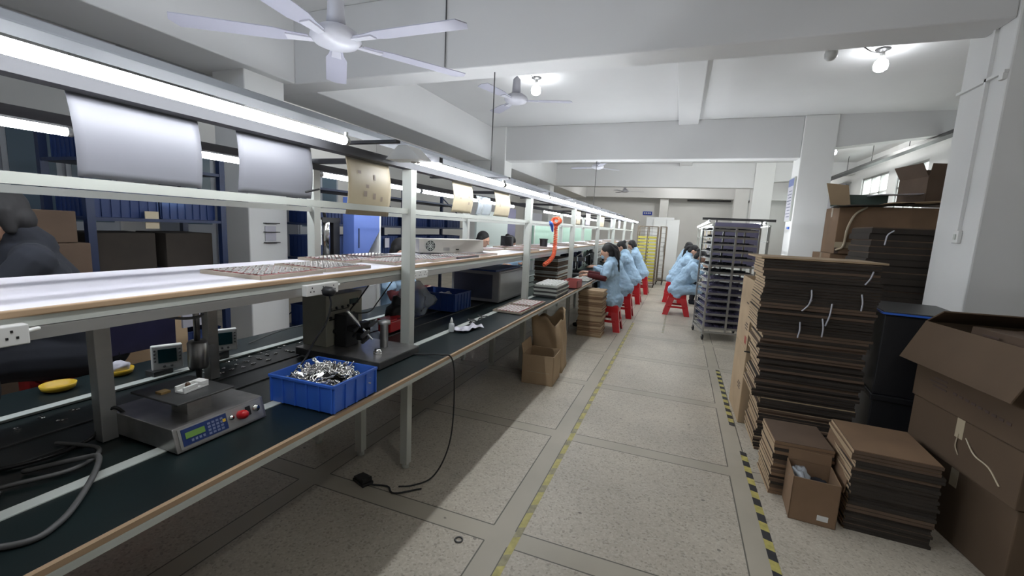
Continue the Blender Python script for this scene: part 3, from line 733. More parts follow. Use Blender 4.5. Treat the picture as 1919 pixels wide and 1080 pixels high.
tag(o, 'dense lower layer of metal clasps filling the bright blue bin', 'clasps', kind='stuff')
# ================================================================ OTHER THINGS ON THE BENCH
t = thing('clamp_press', 'grey press unit with knobs, toggle clamp and thick steel base, at the first full post', 'machine', (-1.9, 1.73, .755))
MB().box(0, 0, 0, .555, .355, .036).build('base_plate', M_dsteel, t, bevel=.003)
MB().box(.0, .0, .036, .555, .355, .040).build('top_sheet', M_steel, t)
c = MB().box(-.02, .07, .040, .15, .355, .325).build('control_box', mat('grey_olive_paint', (.30, .29, .23), .4, var=.1), t, bevel=.004)
mb = MB()
for i in range(5):
    for j in range(2): MB().cyl((.15, .10 + i * .045, .20 + j * .05), (.158, .10 + i * .045, .20 + j * .05), .008, n=10).build('knob', M_black, c)
MB().box(.15, .25, .255, .153, .32, .285).build('label_plate', M_screen, c)
MB().box(.15, .09, .185, .152, .24, .192).box(.15, .09, .235, .152, .24, .24).build('scale_marking', M_black, c)
MB().limb([(.15, .13, .12), (.165, .13, .12)], .014, 12).build('round_knob', M_black, c)
MB().box(.16, .12, .04, .24, .22, .22).build('press_frame', M_black, t, bevel=.004)
MB().box(.20, .13, .13, .34, .20, .16).box(.30, .13, .09, .34, .20, .19).build('press_arm', M_black, t, bevel=.003)
MB().limb([(.27, .10, .25), (.33, .14, .16), (.38, .16, .10)], [.012, .008, .006], 10).build('toggle_lever', M_chrome, t)
mb = MB()
for p in ((.26, .16, .10), (.29, .13, .14), (.31, .17, .07), (.35, .12, .12), (.36, .17, .17)): mb.limb([p, (p[0] + .03, p[1] + .01, p[2] + .03)], .011, 8)
mb.build('linkage', M_dsteel, t)
MB().lathe([(.022, .04), (.022, .17), (.034, .172), (.034, .19), (.01, .195)], (.40, .24, 0), 20).build('cylinder_column', M_alu, t)
MB().lathe([(.022, .04), (.022, .052), (.016, .058), (.016, .064)], (.45, .12, 0), 20).build('anvil', M_chrome, t)
for x, y in ((.03, .03), (.52, .03), (.52, .32), (.03, .32)): MB().cyl((x, y, -.006), (x, y, 0), .014, n=10).build('foot', M_rubber, t)
# red tool block and parts behind the post
t = thing('red_tool_box', 'small red plastic box on the belt behind the first full post', 'box', (-1.80, 2.42, .754))
MB().box(-.05, -.06, 0, .05, .10, .075).build('body', M_red, t, bevel=.008)
MB().box(-.055, -.065, .075, .055, .105, .09).build('lid', M_red, t, bevel=.004)
bag = blob('parts_bag', (-1.93, 2.95, .757), (.11, .14, .13), M_poly, 'clear plastic bag bulging with parts before the far blue bin', 'bag', 5, .5, 24, 16)
bag = blob('dark_bag', (-1.86, 2.62, .757), (.08, .12, .10), M_black, 'black crumpled bag behind the first full post', 'bag', 9, .5, 24, 16)
bin_('storage_bin', -1.93, 3.36, .755, .0, .40, .30, .155, M_dblue, 'deep blue plastic bin further along the bench, below the power unit')
blob('white_parts', (-1.93, 3.40, .83), (.06, .05, .03), M_white, 'small white plastic parts lying on top in the far blue bin', 'parts', 11, .6)
t = thing('glue_bottle', 'small translucent dropper bottle standing on the bench by a white cloth', 'bottle', (-1.43, 2.62, .755))
MB().lathe([(.018, 0), (.02, .004), (.02, .05), (.016, .06), (.008, .064)], n=18).build('bottle', M_bottle, t)
MB().lathe([(.010, .062), (.010, .074), (.003, .10)], n=14).build('nozzle', M_white, t)
def clothfn(u, v): return (.05 * (u - .5) * 2 * (1 + .2 * math.sin(v * 7)), .13 * (v - .5) * 2 * (1 - .3 * abs(u - .5)), .012 + .010 * math.sin(u * 9 + v * 5) * math.sin(v * 11))
o = MB().grid(clothfn, 16, 20).build('white_cloth', M_paper, solid=.003); o.location = (-1.36, 2.74, .757); o.rotation_euler = (0, 0, -.25)
tag(o, 'crumpled white cloth beside the dropper bottle', 'cloth')
for k in range(9):
    o = MB().limb([(0, 0, 0), (.03, 0, .004)], [.006, .003], 7).torus((.037, 0, .004), .008, .003, 10, 5).build('dark_clip', M_dsteel)
    o.location = (-1.44 + .01 * (k % 3) - .02 * (k % 2), 2.92 + .035 * k, .761); o.rotation_euler = (0, 0, k * 1.3)
    tag(o, 'small dark metal clip scattered on the bench beyond the white cloth', 'clip', 'dark clips beyond the white cloth')
# silver clips lying on the belt
c0 = MB().box(-.012, -.002, 0, .012, .002, .006).box(-.003, -.01, 0, .003, .008, .004).torus((.012, 0, .003), .005, .0018, 8, 5).build('silver_clip', M_chrome)
GC = 'small silver clip lying on the dark conveyor belt'
tag(c0, GC, 'clip', 'silver clips on the conveyor belt'); rr = random.Random(3); first = True
for i in range(11):
    for j in range(3):
        if rr.random() < .2: continue
        o = c0 if first else c0.copy()
        if not first: COL.objects.link(o)
        first = False
        o.location = (-2.09 + .06 * j + rr.uniform(-.01, .01), 1.35 + i * .062 + rr.uniform(-.015, .015), .7422); o.rotation_euler = (0, 0, rr.uniform(0, 3))
for k, (x, y) in enumerate(((-2.07, .78), (-2.05, .86), (-2.09, .95), (-2.02, .70), (-1.98, .80), (-2.08, .62))):
    o = c0.copy(); COL.objects.link(o); o.location = (x, y, .7422); o.rotation_euler = (0, 0, k); o['label'] = 'silver clip at the nearest end of the belt past the short post'; o['group'] = 'silver clips at the near end of the belt'
# ring trays on the bench
for k, (y, lab) in enumerate(((3.62, 'metal ring tray on the bench top, nearer of two before the tray stack'), (3.99, 'metal ring tray on the bench top, right beside the tray stack'))):
    tr = ring_tray(-1.345, y, .755, -.03, .26, .33, lab, 7, 8, rm=M_white)
tr0 = None
for k in range(6):
    lab = 'top tray of white parts on the bench tray stack' if k == 5 else 'plain parts tray in the low stack on the bench'
    tt = thing('parts_tray', lab, 'tray', (-1.33 + .005 * (k % 2), 4.78, .755 + k * .0215), .02 * (k % 3 - 1), 'stacked parts trays on the bench')
    MB().box(-.13, -.26, 0, .13, .26, .016).box(-.135, -.265, .016, .135, -.255, .0213).box(-.135, .255, .016, .135, .265, .0213).build('tray', M_rail if k % 2 else M_dsteel, tt)
    if k == 5:
        mb = MB()
        for i in range(7):
            for j in range(10): MB().cyl((-.11 + i * .036, -.235 + j * .052, .016), (-.11 + i * .036, -.235 + j * .052, .034), .014, n=8).build('white_cap', M_white, tt)
t = thing('red_carton', 'small open pinkish red box at the bench edge beyond the tray stack', 'box', (-1.26, 5.55, .755))
mb = MB()
for a in ((-.09, -.14, -.084, .14), (.084, -.14, .09, .14), (-.09, -.14, .09, -.134), (-.09, .134, .09, .14)): mb.box(a[0], a[1], 0, a[2], a[3], .10)
mb.box(-.09, -.14, 0, .09, .14, .005).build('box', mat('pinkish_red', (.40, .10, .09), .5), t)
# grey equipment cabinet on the belt
t = thing('test_cabinet', 'large grey metal cabinet standing on the belt between first and second posts', 'cabinet', (-2.12, 3.86, .755))
MB().box(0, .0, 0, .52, .75, .30).build('cabinet', mat('grey_cabinet', (.22, .22, .22), .4, var=.08), t, bevel=.006)
MB().box(.52, .02, .02, .524, .73, .28).build('side_door', M_alu, t)
MB().box(.03, -.004, .03, .45, 0, .27).build('dark_panel', mat('slate', (.05, .055, .08), .4), t)
tag(MB().box(-2.1, 3.86, 1.056, -1.64, 4.55, 1.07).build('blue_tray', M_dblue), 'flat dark blue tray lying on top of the grey metal cabinet', 'tray')
# flattened cartons stacked on the bench behind the hose
def carton_stack(x, y, z, w, d, n, th, jit, mats, lab, grp, seed=1, lean=0.0, rz=0.0, top=None, fan_=0.0, toplab=None):
    """every flattened carton is an object of its own"""
    rr = random.Random(seed); protos = []
    for k, (ma, mb_) in enumerate(mats):
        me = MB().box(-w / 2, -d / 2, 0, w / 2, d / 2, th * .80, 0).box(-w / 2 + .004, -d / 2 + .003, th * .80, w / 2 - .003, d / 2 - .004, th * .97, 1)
        me.m[5] = 2  # -X face painted paler, imitating light falling on that side
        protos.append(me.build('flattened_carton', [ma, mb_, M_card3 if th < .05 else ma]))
    used = [False] * len(protos); zz = z
    for k in range(n):
        i = rr.randrange(len(protos)); p = protos[i]
        if not used[i]: o = p; used[i] = True
        else: o = p.copy(); COL.objects.link(o)
        f = k / max(1, n - 1)
        o.location = (x + rr.uniform(-jit, jit) + lean * f + fan_ * math.sin(f * 9 + seed), y + rr.uniform(-jit, jit), zz)
        o.rotation_euler = (0, 0, rz + rr.uniform(-jit, jit) * 1.2)
        zz += th
        tag(o, toplab if (toplab and k == n - 1) else lab, 'flattened carton', grp)
    for i, u in enumerate(used):
        if not u: bpy.data.objects.remove(protos[i])
    return zz
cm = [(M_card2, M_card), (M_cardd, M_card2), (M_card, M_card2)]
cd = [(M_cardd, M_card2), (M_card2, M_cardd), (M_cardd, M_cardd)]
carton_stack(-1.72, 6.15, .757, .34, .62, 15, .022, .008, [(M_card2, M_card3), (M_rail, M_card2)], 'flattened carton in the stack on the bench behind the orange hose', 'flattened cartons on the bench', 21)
# orange coiled hose
path = spline([(-1.43, 5.16, 1.57), (-1.425, 5.16, 1.48), (-1.42, 5.15, 1.36), (-1.42, 5.14, 1.26), (-1.42, 5.10, 1.18), (-1.43, 4.98, 1.12), (-1.45, 4.82, 1.075)], 8)
t = thing('air_hose', 'orange coiled air hose hanging from the middle rail', 'hose', (0, 0, 0))
def helix(path, r, turns, k=10):
    out = []; n = int(turns * k); L = len(path) - 1
    for i in range(n + 1):
        f = i / n * L; j = min(int(f), L - 1); p = path[j].lerp(path[j + 1], f - j); d = (path[j + 1] - path[j]).normalized()
        u = d.cross(Vector((1, 0.2, 0))).normalized(); w = d.cross(u); a = i / k * 2 * PI
        out.append(p + (u * math.cos(a) + w * math.sin(a)) * r)
    return out
MB().limb(helix(path, .021, 34), .0065, 6).build('coil', M_orange, t)
MB().limb(helix([Vector((-1.42, 5.08, 1.60)), Vector((-1.42, 5.12, 1.575)), Vector((-1.42, 5.22, 1.60))], .045, 5), .008, 6).build('top_loops', M_orange, t)
t = thing('air_gun', 'blue air regulator hooked on the middle rail beside the orange hose', 'air tool', (-1.43, 4.93, 1.56))
MB().limb([(0, 0, 0), (0, .06, -.03), (0, .10, -.09)], [.025, .02, .012], 10).build('body', M_blue, t)
# black crate, small things on the shelf near the hose
t = thing('black_pot', 'small black pot on the white shelf beside the orange hose', 'pot', (-1.75, 5.75, SZ))
MB().lathe([(.05, 0), (.055, .10), (.065, .11), (.06, .115), (.05, .10)], n=18).build('pot', M_black, t)
tag(MB().box(-2.1, 5.05, SZ, -1.95, 5.12, SZ + .14).build('black_screen', M_black, bevel=.004), 'small black upright case on the shelf, left of the hose', 'case')
t = thing('green_partition', 'pale green partition board standing behind the far part of the shelf', 'partition', (-2.55, 7.6, .0))
MB().box(0, 0, .9, .03, 5.6, 1.56).build('board', M_board, t)
for y in (0.02, 2.8, 5.5): MB().box(0, y, 0, .04, y + .05, 1.58).build('leg', M_rail, t)
# --- fixtures standing on the bench in front of the seated women
def bench_press(y, lab, h=.30):
    t = thing('bench_press', lab, 'machine', (-1.62, y, .755))
    MB().box(-.14, -.12, 0, .14, .12, .03).build('base', M_dsteel, t, bevel=.003)
    MB().box(-.11, -.03, .03, -.06, .03, h).build('column', M_black, t, bevel=.003)
    MB().box(-.08, -.035, h - .07, .07, .035, h).build('head', M_alu, t, bevel=.003)
    MB().cyl((.04, 0, .10), (.04, 0, h - .07), .012, n=10).build('ram', M_chrome, t)
    MB().limb([(.02, .035, h - .03), (.06, .05, h + .02), (.12, .05, h + .06)], .009, 8).build('lever', M_chrome, t)
    return t
bench_press(7.05, 'dark bench press standing just in front of the first seated woman')
bench_press(7.7, 'dark bench press between the first and second seated women', .26)
bench_press(8.9, 'bench press in front of the third seated woman', .28)
bench_press(10.6, 'farthest bench press visible on the line', .28)
t = thing('work_tray', 'white tray in front of the first seated woman, at the bench edge', 'tray', (-1.34, 6.55, .755))
MB().box(-.14, -.28, 0, .14, .28, .012).build('tray', M_rail, t)
mb = MB()
for i in range(5):
    for j in range(9): mb.box(-.12 + i * .05, -.25 + j * .056, .012, -.09 + i * .05, -.22 + j * .056, .02)
mb.build('parts', M_white, t)
for k, (y, lab) in enumerate(((7.45, 'dark grey bag on the bench before the second seated woman'), (8.35, 'violet grey bag on the bench near the second seated woman'), (9.6, 'grey bag far along the bench'))):
    blob('stuffed_bag', (-1.85, y, .757), (.12, .16, .17), [M_dark, mat('violet_cloth', (.08, .08, .14), .8), M_cable][k], lab, 'bag', 30 + k, .4)

# --- cables at the near end
def cable(pts, r, m, lab, name='cable', cat='cable'):
    return tag(MB().limb(spline(pts, 8), r, 7).build(name, m), lab, cat)
cable([(-1.62, .12, .762), (-1.49, .28, .765), (-1.30, .42, .758), (-1.30, .50, .759), (-1.40, .60, .766), (-1.49, .67, .79), (-1.56, .66, .775), (-1.66, .58, .752)], .0075, M_cable, 'grey cable looping over the pale strip at the nearest bench corner')
cable([(-1.75, .10, .752), (-1.72, .30, .752), (-1.62, .50, .753), (-1.55, .64, .757), (-1.62, .73, .757), (-1.78, .70, .752)], .0065, M_cable, 'second grey cable lying on the belt at the near end')
cable([(-2.0, .30, .752), (-1.86, .40, .751), (-1.76, .52, .751), (-1.70, .64, .752), (-1.72, .76, .757), (-1.68, .80, .85), (-1.66, .84, .80)], .006, M_black, 'black cable rising to the nearest short post')
cable([(-1.98, .42, 1.16), (-1.99, .46, 1.05), (-1.96, .50, .93), (-1.94, .53, .82), (-1.90, .50, .752)], .008, M_cable, 'grey cable hanging in a loop below the shelf near the end, outer one')
cable([(-1.98, .60, 1.16), (-1.975, .60, 1.05), (-1.95, .57, .92), (-1.92, .52, .80), (-1.95, .45, .752)], .007, M_cable, 'grey cable hanging in a loop below the shelf near the end, inner one')
cable([(-1.83, .22, 1.1), (-1.80, .28, .98), (-1.77, .30, .88), (-1.74, .34, .80), (-1.66, .45, .754), (-1.58, .50, .753)], .009, M_black, 'thick black cable sagging down to the belt at the near end')
cable([(-1.52, .86, 1.166), (-1.53, .95, 1.14), (-1.60, 1.05, 1.13), (-1.72, 1.08, 1.155), (-1.9, 1.1, 1.165)], .005, M_cable, 'thin cable slung under the shelf beside the nearest short post')
cable([(-2.28, 1.75, .754), (-2.26, 1.95, .79), (-2.22, 2.1, .80), (-2.2, 2.3, .752)], .003, M_cable, 'thin wire arching on the far bench top before the white column')
cable([(-1.62, 2.02, 1.16), (-1.66, 1.95, 1.05), (-1.70, 1.93, .98), (-1.68, 2.06, .96), (-1.72, 2.2, 1.0), (-1.66, 2.3, 1.16)], .004, M_black, 'black wires looping under the shelf above the clamp press')
cable([(-1.50, 2.22, 1.16), (-1.52, 2.24, 1.08), (-1.58, 2.30, .98), (-1.66, 2.36, .88), (-1.72, 2.40, .85)], .004, M_black, 'black lead from the socket past the first full post down to the red box')
t = thing('power_brick', 'small dark adapter with a lit spot among the cables at the near end', 'adapter', (-1.83, .47, .752), .5)
MB().box(-.05, -.03, 0, .05, .03, .035).build('case', M_dsteel, t, bevel=.004)
MB().box(.0, -.032, .01, .03, -.03, .025).build('display', M_black, t)
blob('cable_bundle', (-1.90, .25, .752), (.12, .16, .05), M_rubber, 'tangled dark bundle of leads at the very end of the belt', 'cable', 17, .8)
# foot pedal and its cable
t = thing('foot_pedal', 'black foot pedal on the floor with a cable up to the bench', 'pedal', (-1.575, 1.885, 0), -.35)
MB().box(-.055, -.035, 0, .055, .035, .018).build('base', M_rubber, t, bevel=.004)
MB().prism([(-.05, .02), (.05, .02), (.045, .045), (-.05, .03)], -.03, .03, 'y').build('treadle', M_black, t, bevel=.003)
MB().limb([M_ for M_ in [t.matrix_world @ Vector((0, 0, 0))] * 0] + spline([Vector((.055, 0, .012)), Vector((.14, .07, .006)), Vector((.22, .06, .006)), Vector((.29, .19, .006))], 6) + [], .005, 7).build('plug_lead', M_rubber, t)
Mi = (Matrix.Translation((-1.575, 1.885, 0)) @ Matrix.Rotation(-.35, 4, 'Z')).inverted()
wp = [(-1.30, 1.97, .006), (-1.23, 2.06, .02), (-1.185, 2.13, .12), (-1.155, 2.16, .3), (-1.15, 2.16, .60), (-1.152, 2.12, .745), (-1.20, 2.08, .766), (-1.30, 2.06, .757), (-1.40, 2.02, .757)]
MB().limb(spline([Mi @ Vector((-1.36, 1.93, .006))] + [Mi @ Vector(p) for p in wp], 8), .0045, 7).build('cable', M_rubber, t)
tag(MB().torus((-.735 - .12, 1.70, .003), .018, .004, 14, 6).build('rubber_washer', M_dsteel), 'small dark ring lying on the near floor', 'ring')

# under the bench: paper bag and open carton
def open_carton(name, loc, rz, w, d, h, mats, lab, flaps=None, inner=None, cat='carton', th=.006):
    t = thing(name, lab, cat, loc, rz)
    mb = MB().box(-w / 2, -d / 2, 0, w / 2, d / 2, .006)
    mb.box(-w / 2, -d / 2, 0, -w / 2 + th, d / 2, h).box(w / 2 - th, -d / 2, 0, w / 2, d / 2, h)
    mb.box(-w / 2, -d / 2, 0, w / 2, -d / 2 + th, h).box(-w / 2, d / 2 - th, 0, w / 2, d / 2, h)
    mb.build('carton_body', mats, t, bevel=.002)
    for (side, ln, ang) in (flaps or []):
        # side: +x,-x,+y,-y ; ang 0 = straight up, positive = outward
        if side in ('+x', '-x'):
            s = 1 if side == '+x' else -1
            M = Matrix.Translation((s * (w / 2 - th / 2), 0, h)) @ Matrix.Rotation(s * ang, 4, 'Y')
            f = MB().box(-th / 2, -d / 2 + .004, 0, th / 2, d / 2 - .004, ln, 0, M)
        else:
            s = 1 if side == '+y' else -1
            M = Matrix.Translation((0, s * (d / 2 - th / 2), h)) @ Matrix.Rotation(-s * ang, 4, 'X')
            f = MB().box(-w / 2 + .004, -th / 2, 0, w / 2 - .004, th / 2, ln, 0, M)
        f.build('flap', mats, t, bevel=.0015)
    return t
t = open_carton('open_carton', (-1.175, 4.03, 0), .05, .31, .32, .29, M_card3, 'small open carton on the floor in front of the brown paper bag', [('-x', .10, .2)])
MB().box(-.10, -.162, .12, .12, -.16, .125).build('tape', M_tape, t)
t = thing('paper_bag', 'crumpled tall brown paper bag standing open under the bench edge', 'bag', (-1.22, 4.48, 0), .1)
def bagfn(u, v):
    a = u * 2 * PI; w_, d_ = .17, .19
    cx = max(-1, min(1, 1.35 * math.cos(a))); cy = max(-1, min(1, 1.35 * math.sin(a)))
    k = 1 - .10 * v + .05 * math.sin(a * 5 + v * 9) * (.3 + v)
    hz = .58 + (.06 * math.sin(a * 2 + .4) + .03 * math.sin(a * 7)) 
    return (cx * w_ * k - .03 * v, cy * d_ * k, hz * v)
MB().grid(bagfn, 56, 14).build('bag_side', M_card3, t, solid=.003)
MB().box(-.16, -.18, .002, .16, .18, .006).build('bag_bottom', M_card3, t)
blob('crumpled_packing', (-1.25, 4.46, .26), (.10, .12, .10), M_card2, 'crumpled packing stuffed inside the brown paper bag', 'packing', 8, .5)
# ================================================================ PEOPLE AND STOOLS
def remesh(o, vox, fold=False):
    md = o.modifiers.new('r', 'REMESH'); md.mode = 'VOXEL'; md.voxel_size = vox; md.use_smooth_shade = True
    s = o.modifiers.new('sm', 'SMOOTH'); s.iterations = 4; s.factor = .5
    if fold:
        tx = bpy.data.textures.get('folds') or bpy.data.textures.new('folds', 'CLOUDS'); tx.noise_scale = .085; tx.noise_depth = 2; tx.noise_type = 'SOFT_NOISE'
        d = o.modifiers.new('d', 'DISPLACE'); d.texture = tx; d.strength = .034; d.mid_level = .5; d.texture_coords = 'GLOBAL'
    return o
def hand(mb, p, d, up, s, curl=.5, sc_=1.0):
    """palm + five bent fingers; p wrist, d pointing direction, up = back of hand, s = +1/-1 thumb side"""
    p = Vector(p); d = Vector(d).normalized(); up = Vector(up); up = (up - up.dot(d) * d).normalized(); side = d.cross(up).normalized() * s
    for k in (-1, 0, 1):
        mb.limb([p - d * .01 + side * .012 * k, p + d * .045 * sc_ + side * .018 * k, p + d * .085 * sc_ + side * .026 * k], [.017, .016, .0115], 8)
    for k, (off, ln) in enumerate(((.032, .062), (.011, .072), (-.011, .067), (-.031, .052))):
        b0 = p + d * .085 * sc_ + side * off
        c = curl + .08 * k
        d1 = (d * math.cos(c * .6) - up * math.sin(c * .6)); d2 = (d * math.cos(c * 1.5) - up * math.sin(c * 1.5)); d3 = (d * math.cos(c * 2.3) - up * math.sin(c * 2.3))
        mb.limb([b0 - d * .012, b0 + d1 * ln * .45, b0 + d1 * ln * .45 + d2 * ln * .33, b0 + d1 * ln * .45 + d2 * ln * .33 + d3 * ln * .25], [.0095, .0088, .008, .007], 7)
    q = p + d * .02 + side * .026
    mb.limb([q, q + side * .022 + d * .022 - up * .008, q + side * .03 + d * .05 - up * .02, q + side * .02 + d * .07 - up * .03], [.013, .0115, .0095, .008], 7)
def person(lab, loc, rz, lean=.28, head_down=.45, hz=.47, coat=M_coat, hair='ponytail', short=False, trousers=M_dark, arms=None, mask=False, legs=True, cover=None, turn=0.0, vox=.009):
    t = thing('person', lab, 'person', loc, rz)
    H = Vector((0, 0, hz))                                    # hip
    def up(l, s=0, f=0):                                      # point on the spine, l above the hip
        return H + Vector((s, math.sin(lean) * l + .02 + f, math.cos(lean) * l + .05))
    neck = up(.50); chest = up(.34)
    hd = neck + Vector((0, .045 + .06 * head_down, .155 - .03 * head_down))
    E_ = Euler((-head_down, 0, turn)).to_matrix()
    hp = lambda x, y, z: hd + E_ @ Vector((x, y, z))
    a = arms or (((.21, .30, hz + .26), (.10, .50, hz + .33)), ((-.21, .30, hz + .26), (-.10, .50, hz + .33)))
    sh = [up(.44, .165), up(.44, -.165)]
    mb = MB()
    mb.ell(hd, (.076, .093, .108), 18, rot=(-head_down, 0, turn), h=12)
    mb.ell(hp(0, .035, -.055), (.052, .052, .055), 14, rot=(-head_down, 0, turn))
    mb.limb([hp(0, .088, .01), hp(0, .106, -.022)], [.009, .014], 8)
    mb.limb([hp(-.02, .083, -.055), hp(.02, .083, -.055)], .0085, 7)
    for s in (-1, 1):
        mb.ell(hp(s * .077, -.005, -.012), (.012, .02, .032), 8, rot=(-head_down, 0, turn), h=6)
        mb.limb([hp(s * .018, .085, .022), hp(s * .045, .078, .024)], .008, 6)
    mb.limb([neck - Vector((0, .02, .06)), hp(0, -.02, -.07)], [.055, .05], 12)
    mb.limb([H + Vector((0, 0, .02)), up(.2), chest, up(.45)], [.13, .115, .125, .09], 14)
    mb.limb([sh[0], sh[1]], .06, 10)
    for i, s in ((0, 1), (1, -1)):
        e, w = Vector(a[i][0]), Vector(a[i][1])
        mb.limb([sh[i], e], [.05, .038], 10); mb.limb([e, e.lerp(w, .4), w], [.038, .037, .024], 10)
        hand(mb, w, (w - e) * .7 + Vector((0, .03, -.02)), (0, 0, 1), s, .55)
    kn = [Vector((.11, .42, hz + .03)), Vector((-.11, .42, hz + .03))]; an = [Vector((.12, .36, .10)), Vector((-.12, .36, .10))]
    if legs:
        for i, s in ((0, 1), (1, -1)):
            mb.limb([H + Vector((s * .09, .02, .02)), kn[i], an[i]], [.07, .052, .036], 12)
    bo = remesh(mb.build('body', M_skin, t), vox * .75 if vox > .006 else vox)
    for s in (-1, 1):
        MB().ell(hp(s * .030, .080, .008), (.012, .008, .006), 8, rot=(-head_down, 0, turn), h=6).build('eye', M_black, t)
    MB().limb([hp(-.018, .0905, -.055), hp(.018, .0905, -.055)], .003, 6).build('lips', mat('lips', (.35, .12, .10), .5), t)
    # coat
    mb = MB()
    mb.limb([H + Vector((0, -.02, -.03)), H + Vector((0, 0, .08)), up(.2), chest, up(.46)], [.175, .155, .142, .146, .10], 18)
    mb.limb([up(.45, .15), up(.45, -.15)], .075, 12)
    mb.limb([up(.36, .10), up(.36, -.10)], .11, 12)
    mb.limb([up(.50, 0, -.03), up(.56, 0, .0)], [.085, .072], 14)
    for s in (-1, 1): mb.limb([H + Vector((s * .09, 0, .0)), H + Vector((s * .11, .22, .03)), H + Vector((s * .12, .34, .02))], [.105, .095, .085], 12)
    mb.limb([H + Vector((.06, -.12, .0)), H + Vector((-.06, -.12, .0))], .09, 12)
    for i, s in ((0, 1), (1, -1)):
        e, w = Vector(a[i][0]), Vector(a[i][1])
        if short: mb.limb([sh[i], sh[i].lerp(e, .35), sh[i].lerp(e, .62)], [.078, .070, .064], 12)
        else: mb.limb([sh[i], sh[i].lerp(e, .6), e], [.078, .066, .058], 12)
        if not short: mb.limb([e, e.lerp(w, .5), e.lerp(w, .88)], [.058, .053, .042], 12)
    remesh(mb.build('coat' if coat is M_coat else 'jacket', coat, t), vox, coat is M_coat)
    if short:
        for i in (0, 1):
            e, w = Vector(a[i][0]), Vector(a[i][1])
            remesh(MB().limb([sh[i].lerp(e, .5), e, e.lerp(w, .5), e.lerp(w, .92)], [.055, .050, .047, .036], 12).build('sleeve', M_sleeve, t), vox)
    if legs:
        mb = MB()
        for i, s in ((0, 1), (1, -1)):
            mb.limb([H + Vector((s * .08, .10, .01)), kn[i], an[i] + Vector((0, 0, .02))], [.075, .070, .052], 12)
        remesh(mb.build('trousers', trousers, t), vox)
        for i, s in ((0, 1), (1, -1)):
            mb = MB().limb([an[i] + Vector((0, -.02, -.055)), an[i] + Vector((0, .06, -.062)), an[i] + Vector((0, .14, -.068))], [.042, .040, .032], 12).limb([an[i], an[i] + Vector((0, 0, -.05))], [.042, .04], 10)
            remesh(mb.build('shoe', M_dark, t), vox)
    # hair
    mb = MB()
    mb.ell(hp(0, -.020, .034), (.084, .097, .096), 18, rot=(-head_down, 0, turn), h=12)
    mb.ell(hp(0, -.05, -.03), (.078, .06, .075), 14, rot=(-head_down, 0, turn))
    if hair == 'ponytail':
        mb.limb([hp(0, -.10, .03), hp(0, -.14, -.02), hp(0, -.13, -.12), neck + Vector((.01, -.12, -.10)), neck + Vector((.01, -.13, -.20))], [.03, .034, .032, .026, .012], 10)
    elif hair == 'bun':
        mb.ell(hp(0, -.11, .06), (.042, .042, .04), 12)
    elif hair == 'long':
        for s in (-1, 0, 1): mb.limb([hp(s * .05, -.06, .0), neck + Vector((s * .06, -.08, -.03)), neck + Vector((s * .06, -.10, -.15))], [.05, .045, .02], 10)
    elif hair == 'bob':
        for s in (-1, 1): mb.limb([hp(s * .06, -.02, .02), hp(s * .07, 0, -.07)], [.04, .022], 10)
    remesh(mb.build('hair', M_hair, t), vox)
    if mask:
        MB().ell(hp(0, .055, -.045), (.055, .050, .042), 14, rot=(-head_down, 0, turn)).build('face_mask', mat('mask_blue', (.28, .42, .55), .8), t)
    return t
def stool(x, y, lab, h=.45, rz=0, s0=.145, s1=.205):
    t = thing('plastic_stool', lab, 'stool', (x, y, 0), rz)
    MB().box(-s0, -s0, h - .03, s0, s0, h).build('seat', M_red, t, bevel=.012)
    for sx in (-1, 1):
        for sy in (-1, 1):
            def c(q, w): return [(sx * q, sy * q), (sx * (q - w), sy * q), (sx * (q - w), sy * (q - .014)), (sx * (q - .014), sy * (q - .014)), (sx * (q - .014), sy * (q - w)), (sx * q, sy * (q - w))]
            a, b_ = c(s1, .095), c(s0 - .002, .115)
            vs = [(u, v, 0) for u, v in a] + [(u, v, h - .028) for u, v in b_]
            fs = [tuple(range(6)), tuple(range(6, 12))] + [(i, (i + 1) % 6, 6 + (i + 1) % 6, 6 + i) for i in range(6)]
            MB().add(vs, fs).build('leg', M_red, t)
    k = s0 + (s1 - s0) * .62
    for a in range(4):
        M = Matrix.Rotation(a * PI / 2, 4, 'Z')
        MB().box(-k + .05, -k, h * .34, k - .05, -k + .012, h * .43, 0, M).build('stretcher', M_red, t); MB().box(-s0, -s0 - .012, h - .11, s0, -s0, h - .02, 0, M).build('apron', M_red, t)
    return t
L90 = PI / 2
person('woman in light blue coat with maroon sleeves, nearest one seated beside the aisle', (-.93, 6.72, 0), L90, lean=.03, head_down=.3, hz=.48, short=True, mask=True, arms=(((.22, .12, .78), (.14, .40, .84)), ((-.25, .07, .80), (-.20, .33, .83))))
person('woman in light blue coat with a long dark ponytail, seated second on the aisle side', (-.90, 7.85, 0), L90, lean=.38, head_down=.55, hz=.52, trousers=M_dark)
person('woman in pale blue coat, seated third on the aisle side of the bench', (-.90, 9.55, 0), L90, lean=.35, head_down=.6, hz=.52, hair='bun')
person('farthest worker in pale blue coat seated on the aisle side, before the yellow tray trolley', (-.86, 11.2, 0), L90, lean=.32, head_down=.6, hz=.52, hair='bob')
stool(-.93, 6.72, 'red plastic stool under the nearest seated woman with maroon sleeves', .40)
stool(-.88, 7.90, 'red plastic stool under the second seated woman on the aisle side')
stool(-.88, 9.60, 'red plastic stool under the third seated woman on the aisle side')
stool(-.84, 11.25, 'red plastic stool under the farthest seated worker on the aisle side')
person('woman in light blue coat with dark trousers hunched over the bench behind the steel trolley', (.06, 8.75, 0), -L90, lean=.42, head_down=.7, hz=.47, hair='bun', trousers=mat('navy_trousers', (.02, .035, .08), .8),
       arms=(((.22, .26, .72), (.08, .40, .90)), ((-.22, .26, .72), (-.08, .40, .88))))
stool(.04, 8.78, 'wide red stool under the hunched woman behind the steel trolley', .40, s1=.24)
